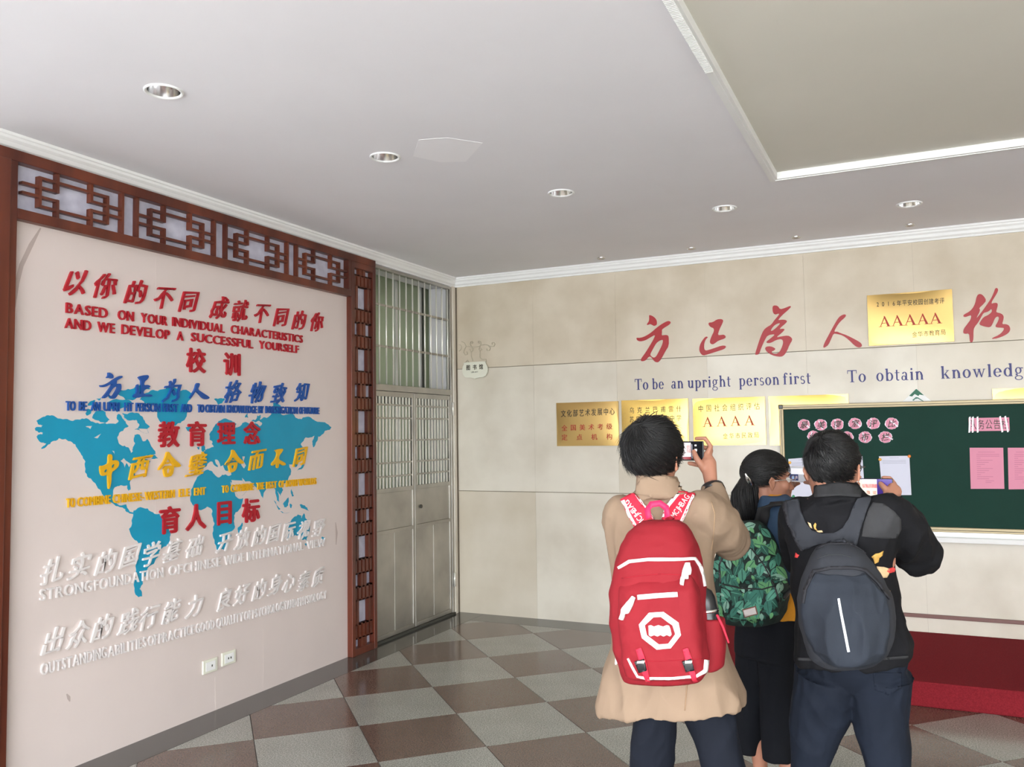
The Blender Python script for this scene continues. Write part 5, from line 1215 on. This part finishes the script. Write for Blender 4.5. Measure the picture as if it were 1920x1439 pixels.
    for i, p in enumerate(hp):
        d = (hp[min(i+1, 5)]-hp[max(i-1, 0)]).normalized(); s1 = d.cross(f).normalized(); rings.append([p+s1*0.010-f*0.004, p+s1*0.010+f*0.0, p-s1*0.010+f*0.0, p-s1*0.010-f*0.004])
    MB().loft(rings).obj('grab_handle', mat('pink_webbing', s2l(232,40,92), 0.6), k, True)
    # shoulder straps continue down the chest
    for sx in (1190, 1288):
        MB().tube([P(sx, 950, Dp-0.03), P(sx, 946, Dp+0.06), P(sx, 975, Dp+0.135), P(sx-4, 1060, Dp+0.15), P(sx, 1150, Dp+0.11)], [0.016, 0.018, 0.018, 0.016, 0.01], 10).obj('strap', M_strapred, k, True)
    MB().tube([P(1166, 1155, Dp-0.20), P(1156, 1168, Dp-0.20), P(1154, 1186, Dp-0.20)], [0.008, 0.010, 0.008], 10).obj('side_buckle', M_blackp, k, True)
    MB().tube([P(1326, 1172, Dp-0.20), P(1340, 1170, Dp-0.19)], [0.009, 0.008], 10).obj('side_buckle', M_blackp, k, True)
    MB().tube([P(1345, 1155, Dp-0.2), P(1355, 1175, Dp-0.2), P(1366, 1205, Dp-0.2)], [0.004, 0.004, 0.003], 8).obj('webbing', M_strapred, k, True)
    rebase(k, O-Zu*0.24)
    bt_ = thing('bottle', 'black bottle with a silver ring in the side pocket of the red backpack', 'bottle')
    a, c = P(1336, 1215, Dp-0.175), P(1322, 1115, Dp-0.175); dd = (c-a).normalized()
    MB().tube([a, c-dd*0.05], [0.032, 0.034], 22).obj('flask', M_blackp, bt_, True)
    MB().tube([c-dd*0.052, c-dd*0.044], [0.0345, 0.0345], 22, rnd=False).obj('ring', M_chrome, bt_, True)
    MB().tube([c-dd*0.044, c-dd*0.01], [0.032, 0.029], 22).obj('cap', M_blackp, bt_, True)
    rebase(bt_, a)

def leaf_poly(cx, cy, L, W, a, n=7):
    pts_ = []
    for s in (1, -1):
        for i in range(n):
            u_ = i/(n-1) if s == 1 else 1-i/(n-1)
            if s == -1 and i in (0, n-1): continue
            x = (u_-0.5)*L; y = s*W/2*math.sin(math.pi*u_**0.85)
            pts_.append((cx+x*math.cos(a)-y*math.sin(a), cy+x*math.sin(a)+y*math.cos(a)))
    return pts_
def build_B():
    Dp = 3.60; r, f = frame(-38); u = Zu; P, Pz = planar(CAM+ray(1442, 1000)*(3.6/FPX), f, 3.6)
    t = thing('person', 'person with a ponytail in a denim jacket, mustard top and wide black trousers', 'person')
    hc = P(1440, 902, Dp); hf = (f*math.cos(-0.1)+r*math.sin(-0.1)).normalized(); hf = frame(-62)[1]; hr = frame(-62)[0]
    s = 0.98
    b = MB(); head_pieces(b, hc, hr, hf, u, s)
    b.tube([P(1437, 925, Dp), P(1437, 950, Dp)], [0.052, 0.058], 16)
    b.loft([hring(P(1440, 945, Dp), r, f, 0.09, 0.05, 0.05), hring(P(1442, 968, Dp), r, f, 0.125, 0.06, 0.06), hring(P(1444, 1030, Dp), r, f, 0.12, 0.07, 0.065), hring(P(1445, 1090, Dp), r, f, 0.105, 0.065, 0.06), hring(P(1445, 1160, Dp), r, f, 0.115, 0.07, 0.07), hring(P(1444, 1190, Dp), r, f, 0.11, 0.07, 0.07)])
    Sr, Er, Wr = P(1492, 975, Dp-0.05), P(1522, 1035, Dp+0.02), P(1534, 930, Dp+0.10)
    Sl, El, Wl = P(1412, 975, Dp+0.05), P(1462, 1020, Dp+0.22), P(1474, 928, Dp+0.26)
    for S_, E_, W_ in ((Sr, Er, Wr), (Sl, El, Wl)): b.tube([S_, E_], [0.040, 0.033], 14); b.tube([E_, W_], [0.033, 0.021], 14)
    phc = P(1503, 890, Dp+0.20); pr = frame(-30)[0]; pf = frame(-30)[1]
    side = u
    g_ = lambda px, py, d: P(px, py, Dp+d)
    fing = [[g_(1524, 884, .17), g_(1520, 874, .18), g_(1512, 874, .20)], [g_(1526, 890, .19), g_(1520, 886, .205), g_(1511, 887, .215)], [g_(1526, 898, .19), g_(1519, 897, .205), g_(1511, 896, .215)], [g_(1524, 906, .17), g_(1517, 906, .19), g_(1509, 905, .20)]]
    hand(b, Wr, g_(1530, 904, .14), side, f, fing, [g_(1528, 912, .13), g_(1520, 905, .14), g_(1514, 898, .15), g_(1510, 892, .165)], 0.92)
    fing = [[g_(1480, 890, .26), g_(1484, 880, .26), g_(1490, 878, .245)], [g_(1479, 896, .27), g_(1485, 892, .27), g_(1492, 891, .255)], [g_(1480, 903, .27), g_(1486, 901, .265), g_(1494, 901, .25)], [g_(1482, 910, .25), g_(1490, 909, .24), g_(1498, 907, .225)]]
    hand(b, Wl, g_(1476, 908, .26), side, f, fing, [g_(1478, 916, .24), g_(1486, 912, .22), g_(1493, 906, .205), g_(1497, 901, .20)], 0.92)
    legs = [(P(1422, 1195, Dp), P(1416, 1320, Dp), Pz(1409, 0.075, Dp+0.02)), (P(1464, 1195, Dp), P(1466, 1330, Dp), Pz(1464, 0.075, Dp-0.05))]
    for h_, k_, a_ in legs: b.tube([h_, k_, a_+Zu*0.1, a_], [0.075, 0.05, 0.030, 0.030], 16)
    body = grab(b, 'body', M_skin, t, 0.0045, 4)
    eyes(hc, hr, hf, u, s, t)
    glasses(hc, hr, hf, u, s, t, M_chrome)
    hairdo(hc, hr, hf, u, s, t, 'hair', (0, -0.9, 0.25), -0.50, -0.15, 0.05, 1500, 5, 1.02, 0.02)
    # ponytail
    b = MB(); path = [P(1412, 893, Dp-0.05), P(1402, 905, Dp-0.09), P(1397, 925, Dp-0.10), P(1396, 950, Dp-0.10), P(1398, 972, Dp-0.10), P(1402, 990, Dp-0.10)]; rad = [0.018, 0.036, 0.052, 0.052, 0.040, 0.012]
    b.tube(path, rad, 18); rnd = random.Random(5)
    for i in range(420):
        a = rnd.uniform(0, 6.28); ring_ = []; off = rnd.uniform(0.85, 1.12); k0 = rnd.uniform(0, 0.5)
        pts_ = []
        for j in range(7):
            tt = min(4.99, (k0+(1-k0)*j/6)*5); i0 = int(tt); fr_ = tt-i0; p = path[i0].lerp(path[i0+1], fr_); q = rad[i0]*(1-fr_)+rad[i0+1]*fr_; aa = a+0.12*j
            pts_.append(p+(hr*math.cos(aa)+hf*math.sin(aa))*q*off)
        b.tube(pts_, [0.0025*(1-j/8) for j in range(7)], 4, rnd=False)
    b.obj('ponytail', M_hair, t, True)
    MB().tube([P(1398, 889, Dp-0.14), P(1403, 899, Dp-0.13), P(1408, 911, Dp-0.10)], [0.003, 0.010, 0.012], 12).obj('hair_clip', M_chrome, t, True)
    # mustard top
    b = MB(); b.tube([P(1445, 918, Dp+0.01), P(1447, 938, Dp+0.02)], [0.060, 0.072], 20, rnd=False)
    b.loft([hring(P(1446, 932, Dp), r, f, 0.06, 0.045, 0.045), hring(P(1446, 960, Dp), r, f, 0.13, 0.07, 0.065), hring(P(1446, 1040, Dp), r, f, 0.135, 0.09, 0.08), hring(P(1448, 1100, Dp), r, f, 0.135, 0.095, 0.09), hring(P(1450, 1152, Dp), r, f, 0.155, 0.105, 0.10)])
    grab(b, 'knitted_top', M_must, t, 0.006, 2, folds(0.004, 9, 0.001, 30, (1, 1, 0.5), 6))
    # denim jacket
    b = MB(); rows = [(928, 1424, 1468, .05, .055), (940, 1412, 1480, .06, .065), (955, 1402, 1494, .08, .085), (985, 1400, 1500, .10, .095), (1040, 1402, 1502, .11, .10), (1080, 1404, 1500, .11, .10), (1102, 1404, 1498, .112, .102)]
    rings = []
    for py, xa, xb, bf, bb in rows:
        pa, pb = P(xa, py, Dp), P(xb, py, Dp); c = (pa+pb)/2; a = (pb-pa).length/2; rings.append(hring(c, r, f, a*1.08, bf, bb, 32, 2.4))
    b.loft(rings)
    for S_, E_, W_ in ((Sr, Er, Wr), (Sl, El, Wl)):
        b.tube([S_, E_], [0.062, 0.052], 16); b.tube([E_, W_+(E_-W_)*0.15], [0.052, 0.036], 16, rnd=False); b.ell(E_, (r, f, u), (0.052,)*3)
    grab(b, 'denim_jacket', M_denim, t, 0.0065, 3, folds(0.006, 9, 0.0015, 30, (1, 1, 0.6), 2))
    # wide trousers
    b = MB(); b.loft([hring(P(1446, 1140, Dp), r, f, 0.135, 0.10, 0.09), hring(P(1444, 1180, Dp), r, f, 0.155, 0.115, 0.11), hring(P(1442, 1230, Dp), r, f, 0.15, 0.12, 0.12)])
    for (h_, k_, a_), hem, x0 in zip(legs, (1408, 1424), (1412, 1466)):
        b.loft([hring(h_, r, f, 0.085, .09, .09), hring(k_, r, f, 0.078, .085, .085), hring(P(x0, hem, Dp+(0.02 if hem == 1408 else -0.05)), r, f, 0.056, .08, .08)])
    grab(b, 'wide_trousers', M_btr, t, 0.007, 2, folds(0.007, 7, 0.001, 30, (1, 1, 0.25), 9))
    for (h_, k_, a_) in legs: shoe('flat_shoe', V((a_.x, a_.y, 0)), f, t, mat('tan_shoe', s2l(176,150,124), 0.5))
    rebase(t, Pz(1440, 0, Dp))
    phone(phc, pr, u, 0.14, 0.068, 'white phone held sideways by the person with the ponytail', M_wzip,
          [('screen', -0.47, 0.47, -0.46, 0.46, s2l(190,192,200), 0.15), ('view', -0.36, 0.20, 0.0, 0.38, s2l(226,226,232), 0.25), ('view_dark', -0.42, -0.1, -0.40, 0.0, s2l(50,62,110), 0.15), ('thumbnail', -0.34, -0.26, -0.30, -0.12, s2l(170,200,240), 0.25), ('marks', -0.2, -0.13, -0.28, -0.1, s2l(200,180,190), 0.2), ('bar', 0.30, 0.44, -0.44, 0.44, s2l(30,30,38), 0.0)])
    # ---- leaf backpack
    k = thing('backpack', 'green leaf-print backpack with small pale label, worn over the denim jacket', 'backpack')
    r2, f2 = frame(-26)
    O = P(1410, 1075, Dp-0.17)
    rows = [(1174, 1385, 1438, .04, .04), (1168, 1366, 1456, .07, .06), (1150, 1351, 1469, .10, .075), (1115, 1342, 1475, .11, .075), (1080, 1342, 1470, .11, .075), (1050, 1348, 1462, .10, .075), (1020, 1360, 1450, .085, .07), (1000, 1372, 1440, .065, .06), (985, 1385, 1428, .04, .05), (977, 1394, 1418, .02, .03)]
    pk = Pack(O, r2, f2, rows, ex=2.6); body = grab(MB().loft(pk.rings), 'bag_body', M_leafD, k, 0.006, 3, folds(0.004, 9, 0.001, 40, (1, 1, 1), 12))
    O2 = P(1400, 1130, Dp-0.255)
    fp = grab(MB().loft(Pack(O2, r2, f2, [(1164, 1378, 1440, .02, .04), (1155, 1362, 1455, .04, .05), (1125, 1354, 1462, .05, .05), (1100, 1354, 1458, .035, .05), (1086, 1360, 1450, .008, .04)], ex=3).rings), 'front_pocket', M_leafD, k, 0.005, 3)
    ab = MB()
    for o in (body, fp): ab.add([v.co for v in o.data.vertices], [tuple(p.vertices) for p in o.data.polygons])
    T = BVHTree.FromPolygons([V(v) for v in ab.v], ab.f)
    rnd = random.Random(11); groups_ = [MB() for _ in M_leafs]; n = 0
    cells = [(x, y) for y in range(982, 1178, 11) for x in range(1342, 1480, 12)]; rnd.shuffle(cells)
    for cx, cy in cells:
        cx += rnd.uniform(-5, 5); cy += rnd.uniform(-5, 5)
        if T.ray_cast(CAM, ray(cx, cy).normalized())[0] is None: continue
        big = rnd.random() < 0.6; L = rnd.uniform(20, 32) if big else rnd.uniform(9, 15); W = L*rnd.uniform(0.42, 0.6)
        a = rnd.choice((1.2, 1.57, 1.9, 0.5, 2.6))+rnd.uniform(-0.4, 0.4); lp = leaf_poly(cx, cy, L, W, a)
        V2, F2 = grid_tri([lp], 5.0); pts_ = []; ok = True; lift = 0.0008+0.00012*n
        for v in V2:
            d = ray(v[0], v[1]).normalized(); h = T.ray_cast(CAM, d)
            if h[0] is None: ok = False; break
            pts_.append(h[0]+h[1]*min(lift, 0.004))
        if not ok: continue
        ci = rnd.choice((0, 0, 1, 1, 2, 2, 3, 4)) if big else rnd.choice((2, 2, 3, 4, 0)); groups_[ci].add(pts_, F2); n = (n+1) % 26
        if big:
            vp = [(cx+math.cos(a)*L*q_, cy+math.sin(a)*L*q_) for q_ in (-0.42, 0.0, 0.40)]
            V2, F2 = grid_tri([band(vp, [1.6, 1.4, 0.6])], 5.0); pts_ = []
            for v in V2:
                h = T.ray_cast(CAM, ray(v[0], v[1]).normalized()); pts_.append(h[0]+h[1]*(min(lift, 0.004)+0.0003) if h[0] is not None else None)
            if all(p is not None for p in pts_): groups_[2 if ci != 2 else 1].add(pts_, F2)
    for g2, m_ in zip(groups_, M_leafs):
        o = g2.obj('leaf_print', m_, k, True); o['kind'] = 'stuff'
    M_bz = M_blackp
    drape('zip', T, [band([(1352, 1095), (1350, 1060), (1362, 1030), (1385, 1022), (1410, 1030), (1432, 1060), (1450, 1095), (1460, 1130)], 2.6)], M_bz, k, 0.003, 0.002, 5)
    drape('zip', T, [band([(1356, 1097), (1390, 1104), (1430, 1106), (1452, 1100)], 2.4)], M_bz, k, 0.003, 0.002, 5)
    drape('label', T, [[(1393, 1143), (1418, 1136), (1422, 1152), (1397, 1158)]], mat('label_edge', s2l(140,92,78), 0.7), k, 0.0035, 0.002, 5)
    drape('label_face', T, [[(1395, 1144.5), (1417, 1138.3), (1420, 1150.5), (1398.5, 1156)]], mat('pale_label', s2l(226,216,212), 0.6), k, 0.005, 0.0015, 5)
    for path in ([P(1425, 985, Dp-0.10), P(1432, 960, Dp-0.10), P(1448, 946, Dp-0.07), P(1472, 944, Dp-0.02), P(1490, 955, Dp+0.06), P(1500, 1000, Dp+0.12), P(1495, 1060, Dp+0.10)], [P(1400, 985, Dp-0.10), P(1408, 958, Dp-0.02), P(1425, 945, Dp+0.06), P(1440, 965, Dp+0.14), P(1445, 1040, Dp+0.15)]):
        b = MB(); rings = []
        for i, p in enumerate(path):
            d = (path[min(i+1, len(path)-1)]-path[max(i-1, 0)]).normalized(); s1 = d.cross(V((0, 0, 1)) if abs(d.z) < 0.8 else f2).normalized(); s2 = d.cross(s1).normalized()
            rings.append([p+s1*0.032*math.cos(q)+s2*0.010*math.sin(q) for q in [2*math.pi*k_/14 for k_ in range(14)]])
        b.loft(rings).obj('strap', M_blackp if False else mat('black_webbing', (0.02, 0.02, 0.022), 0.8), k, True)
    MB().tube([P(1470, 1120, Dp-0.16), P(1482, 1105, Dp-0.10), P(1492, 1090, Dp-0.02), P(1498, 1070, Dp+0.06)], 0.010, 10).obj('strap', M_blackp, k, True)
    rebase(k, O-Zu*0.22)

def build_C():
    Dp = 2.86; r, f = frame(-2); u = Zu; P, Pz = planar(CAM+ray(1585, 1000)*(2.86/FPX), f, 2.86)
    t = thing('person', 'person with short hair in a black embroidered denim jacket, wearing the dark grey backpack', 'person')
    hf = frame(-16)[1]; hr = frame(-16)[0]; hc = P(1563, 881, Dp)
    b = MB(); head_pieces(b, hc, hr, hf, u, 1.0)
    b.tube([P(1565, 915, Dp), P(1568, 945, Dp)], [0.050, 0.056], 18)
    b.loft([hring(P(1572, 935, Dp), r, f, 0.10, 0.06, 0.06), hring(P(1578, 965, Dp), r, f, 0.17, 0.085, 0.08), hring(P(1582, 1040, Dp), r, f, 0.16, 0.10, 0.09), hring(P(1590, 1140, Dp), r, f, 0.14, 0.09, 0.085), hring(P(1600, 1230, Dp), r, f, 0.14, 0.08, 0.08), hring(P(1602, 1275, Dp), r, f, 0.13, 0.07, 0.07)])
    Sr, Er, Wr = P(1668, 968, Dp), P(1716, 1036, Dp+0.20), P(1668, 930, Dp+0.30)
    Sl, El, Wl = P(1498, 970, Dp), P(1494, 1040, Dp+0.18), P(1590, 965, Dp+0.34)
    for S_, E_, W_ in ((Sr, Er, Wr), (Sl, El, Wl)): b.tube([S_, E_], [0.048, 0.038], 14); b.tube([E_, W_], [0.038, 0.024], 14)
    ph = P(1633, 916, Dp+0.33)
    g_ = lambda px, py, d: P(px, py, Dp+d)
    fing = [[g_(1677, 908, .355), g_(1668, 897, .355), g_(1656, 896, .345)], [g_(1677, 914, .365), g_(1665, 908, .365), g_(1652, 908, .35)], [g_(1674, 921, .365), g_(1662, 918, .365), g_(1650, 918, .35)], [g_(1668, 932, .35), g_(1656, 934, .345), g_(1644, 934, .34)]]
    hand(b, Wr, g_(1676, 922, .34), (u*0.9-r*0.1).normalized(), f, fing, [g_(1672, 930, .315), g_(1664, 922, .305), g_(1656, 913, .302), g_(1651, 907, .308)], 0.97)
    fing = [[g_(1596, 925, .36), g_(1602, 938, .36), g_(1614, 940, .345)], [g_(1594, 915, .37), g_(1604, 916, .365), g_(1614, 918, .35)], [g_(1592, 905, .37), g_(1604, 905, .365), g_(1614, 907, .35)], [g_(1594, 897, .36), g_(1604, 894, .355), g_(1612, 895, .345)]]
    hand(b, Wl, g_(1590, 930, .35), -u, f, fing, [g_(1594, 935, .32), g_(1600, 924, .31), g_(1606, 914, .308), g_(1609, 908, .31)], 0.97)
    legs = [(P(1552, 1265, Dp), P(1516, 1440, Dp+0.02), Pz(1496, 0.09, Dp)), (P(1650, 1265, Dp), P(1661, 1440, Dp+0.02), Pz(1668, 0.09, Dp))]
    for h_, k_, a_ in legs: b.tube([h_, k_, a_], [0.078, 0.052, 0.036], 16)
    grab(b, 'body', M_skin, t, 0.0045, 4)
    eyes(hc, hr, hf, u, 1.0, t)
    glasses(hc, hr, hf, u, 1.0, t, M_blackp)
    hairdo(hc, hr, hf, u, 0.98, t, 'hair', (-0.12, -0.55, 0.80), -0.90, -0.28, 0.034, 4200, 8, 1.02, 0.09)
    b = MB()
    for h_, k_, a_ in legs: b.tube([h_, (h_+k_)/2, k_, (k_+a_)/2, a_], [0.112, 0.090, 0.068, 0.062, 0.056], 18, rnd=False)
    b.ell(P(1602, 1235, Dp), (r, f, u), (0.175, 0.125, 0.12))
    jn = grab(b, 'trousers', M_jean, t, 0.007, 3, folds(0.011, 6, 0.001, 25, (1, 1, 0.7), 13))
    drape('back_pocket', bvh(jn), [[(1637, 1262), (1690, 1262), (1690, 1290), (1665, 1304), (1640, 1294)]], M_jean, t, 0.0005, 0.002, 6)
    for (h_, k_, a_) in legs: shoe('shoe', V((a_.x, a_.y, 0)), f, t, M_shoe)
    b = MB(); rows = [(918, 1534, 1606, .058, .062), (930, 1518, 1622, .066, .07), (942, 1496, 1650, .078, .08), (960, 1480, 1680, .095, .095), (1000, 1476, 1688, .11, .105), (1060, 1482, 1684, .12, .11), (1120, 1488, 1684, .12, .11), (1180, 1490, 1698, .125, .12), (1212, 1492, 1710, .13, .125), (1228, 1494, 1706, .13, .125), (1244, 1500, 1700, .128, .122)]
    rings = []
    for py, xa, xb, bf, bb in rows:
        pa, pb = P(xa, py, Dp), P(xb, py, Dp); c = (pa+pb)/2; a = (pb-pa).length/2; rings.append(hring(c, (pb-pa).normalized(), f, a, bf, bb, 40, 2.5))
    b.loft(rings)
    b.tube([P(1662, 972, Dp), P(1695, 1000, Dp+0.08), Er], [0.082, 0.082, 0.072], 18); b.tube([Er, (Er+Wr)/2+V((0.015, 0, 0.005)), Wr+(Er-Wr)*0.06], [0.076, 0.066, 0.046], 18, rnd=False); b.ell(Er+V((0.01, 0, -0.005)), (r, f, u), (0.074,)*3)
    b.tube([P(1502, 972, Dp), El], [0.078, 0.066], 18); b.tube([El, Wl+(El-Wl)*0.10], [0.060, 0.042], 18, rnd=False); b.ell(El, (r, f, u), (0.066,)*3)
    b.tube([P(1565, 908, Dp+0.0), P(1567, 924, Dp-0.005), P(1571, 944, Dp-0.01)], [0.070, 0.076, 0.088], 20, rnd=False)
    jk = grab(b, 'denim_jacket', M_bjacket, t, 0.0065, 4, folds(0.013, 7, 0.002, 30, (1, 1, 0.7), 21))
    J = bvh(jk)
    drape('collar', J, [[(1528, 921), (1536, 912), (1570, 907), (1603, 911), (1614, 922), (1612, 934), (1572, 931), (1530, 934)]], M_bjw, t, 0.002, 0.006, 6)
    z = lambda l: [(1440+x/4.232, 780+y/4.232) for x, y in l]
    drape('shoulder_panel', J, [z([(830,690),(920,700),(1000,760),(1050,820),(1055,900),(1020,970),(930,975),(790,965),(740,960),(760,850),(800,740)])], M_bjw, t, 0.001, 0.002, 6)
    for nm, lp, m_ in (('embroidered_leaf', [(915,1072),(905,1110),(880,1130),(875,1160),(845,1175),(835,1140),(820,1120),(850,1095),(880,1090)], M_gold), ('embroidered_leaf', [(860,1195),(920,1200),(960,1215),(955,1260),(940,1285),(900,1288),(885,1260),(870,1230)], M_cream),
                       ('embroidered_flower', [(950,1215),(990,1202),(1008,1215),(1000,1240),(960,1250),(940,1235)], M_crim), ('embroidered_leaf', [(913,1365),(940,1370),(968,1390),(960,1402),(925,1395)], M_cream),
                       ('embroidered_leaf', [(315,842),(340,855),(352,895),(335,885)], M_cream), ('embroidered_leaf', [(375,848),(385,860),(380,890),(395,912),(370,900),(362,870)], M_gold), ('embroidered_leaf', [(385,912),(430,910),(437,925),(400,928)], M_cream),
                       ('embroidered_flower', [(222,1085),(235,1100),(250,1105),(235,1130),(215,1125)], M_crim)):
        drape(nm, J, [z(lp)], m_, t, 0.001, 0.0015, 4)
    drape('hem_band', J, [band([(1496, 1236), (1600, 1240), (1702, 1232)], 5)], M_bjw, t, 0.0008, 0.002, 6)
    rebase(t, Pz(1585, 0, Dp))
    phone(ph, r, u, 0.150, 0.072, 'phone with a colourful camera view, held sideways by the short-haired person', M_blackp,
          [('screen', -0.48, 0.48, -0.47, 0.47, s2l(60,30,130), 0.2), ('view', -0.40, 0.14, -0.46, 0.46, s2l(224,216,200), 0.3), ('view_red', -0.20, 0.14, 0.02, 0.22, s2l(226,70,90), 0.3), ('view_blue', -0.40, -0.20, -0.46, 0.46, s2l(60,90,140), 0.2), ('view_tile', -0.10, -0.02, -0.30, -0.12, s2l(190,140,120), 0.25), ('view_tile', 0.04, 0.12, -0.30, -0.12, s2l(190,140,120), 0.25), ('view_orange', -0.38, -0.28, -0.46, -0.30, s2l(230,150,50), 0.3)])
    # ---- dark grey backpack
    k = thing('backpack', 'dark grey backpack with one vertical white reflective strip', 'backpack')
    O = P(1590, 1130, Dp-0.20)
    rows = [(1251, 1562, 1620, .05, .05), (1246, 1540, 1645, .08, .065), (1230, 1521, 1664, .11, .08), (1200, 1507, 1677, .13, .085), (1160, 1499, 1680, .135, .085), (1120, 1497, 1674, .13, .085), (1085, 1503, 1655, .115, .085), (1060, 1511, 1641, .095, .08), (1040, 1520, 1624, .075, .07), (1026, 1532, 1608, .05, .06), (1018, 1548, 1594, .025, .035)]
    pk = Pack(O, r, f, rows, ex=2.5)
    body = grab(MB().loft(pk.rings), 'bag_body', M_gpack2, k, 0.006, 4, folds(0.003, 9, 0.001, 40, (1, 1, 1), 17))
    O2 = P(1585, 1160, Dp-0.30)
    fp = grab(MB().loft(Pack(O2, r, f, [(1249, 1566, 1622, .02, .05), (1243, 1545, 1645, .035, .06), (1225, 1526, 1662, .05, .07), (1190, 1512, 1672, .055, .07), (1150, 1505, 1672, .052, .07), (1115, 1508, 1664, .04, .06), (1090, 1518, 1646, .025, .05), (1074, 1530, 1624, .008, .04)], ex=2.6).rings), 'front_panel', M_gpack, k, 0.005, 4, folds(0.016, 8, 0.001, 40, (1, 1, 0.25), 31))
    ab = MB()
    for o in (body, fp): ab.add([v.co for v in o.data.vertices], [tuple(p.vertices) for p in o.data.polygons])
    T = BVHTree.FromPolygons([V(v) for v in ab.v], ab.f)
    drape('panel_edge', T, [band([(1507, 1132), (1511, 1105), (1527, 1072), (1560, 1066), (1600, 1066), (1622, 1070), (1646, 1094), (1668, 1124)], [4, 5, 6, 5, 5, 6, 5, 5])], M_blackp if False else mat('black_piping', (0.015, 0.015, 0.02), 0.8), k, 0.001, 0.004, 5)
    drape('top_seam', T, [band([(1533, 1048), (1552, 1041), (1580, 1041), (1596, 1046)], 2)], mat('grey_seam', s2l(48,50,54), 0.9), k, 0.0006, 0.001, 5)
    drape('body_piping', T, [band([(1506, 1060), (1522, 1033), (1552, 1019), (1604, 1019), (1632, 1030)], 5)], mat('black_piping2', (0.015, 0.015, 0.02), 0.8), k, 0.001, 0.003, 5)
    drape('reflective_strip', T, [band([(1572.5, 1123), (1577, 1150), (1586, 1195), (1591.5, 1223)], [4.2, 4.6, 5, 4.8])], M_reflect, k, 0.001, 0.002, 4)
    cb_ = MB()
    for o in (jk, body): cb_.add([v.co for v in o.data.vertices], [tuple(p.vertices) for p in o.data.polygons])
    T2 = BVHTree.FromPolygons([V(v) for v in cb_.v], cb_.f)
    drape('yoke', T2, [z([(150,690),(250,680),(262,740),(300,840),(350,905),(430,935),(520,930),(590,890),(640,820),(670,740),(700,660),(820,660),(790,740),(740,860),(712,1010),(700,1030),(560,1010),(420,1020),(330,1050),(280,1065),(240,980),(180,850)])], M_gpack2, k, 0.003, 0.008, 6)
    drape('strap_edge', T2, [band(z([(148,700),(180,850),(230,970),(285,1070)]), 4)], mat('black_piping3', (0.015, 0.015, 0.02), 0.8), k, 0.004, 0.010, 5)
    for sx in (1512, 1632):
        MB().tube([P(sx, 962, Dp-0.05), P(sx, 948, Dp+0.04), P(sx, 975, Dp+0.13), P(sx, 1050, Dp+0.15), P(sx, 1150, Dp+0.11)], [0.012, 0.016, 0.018, 0.018, 0.01], 10).obj('strap', M_gpack2, k, True)
    rebase(k, O-Zu*0.2)
build_A(); build_B(); build_C()
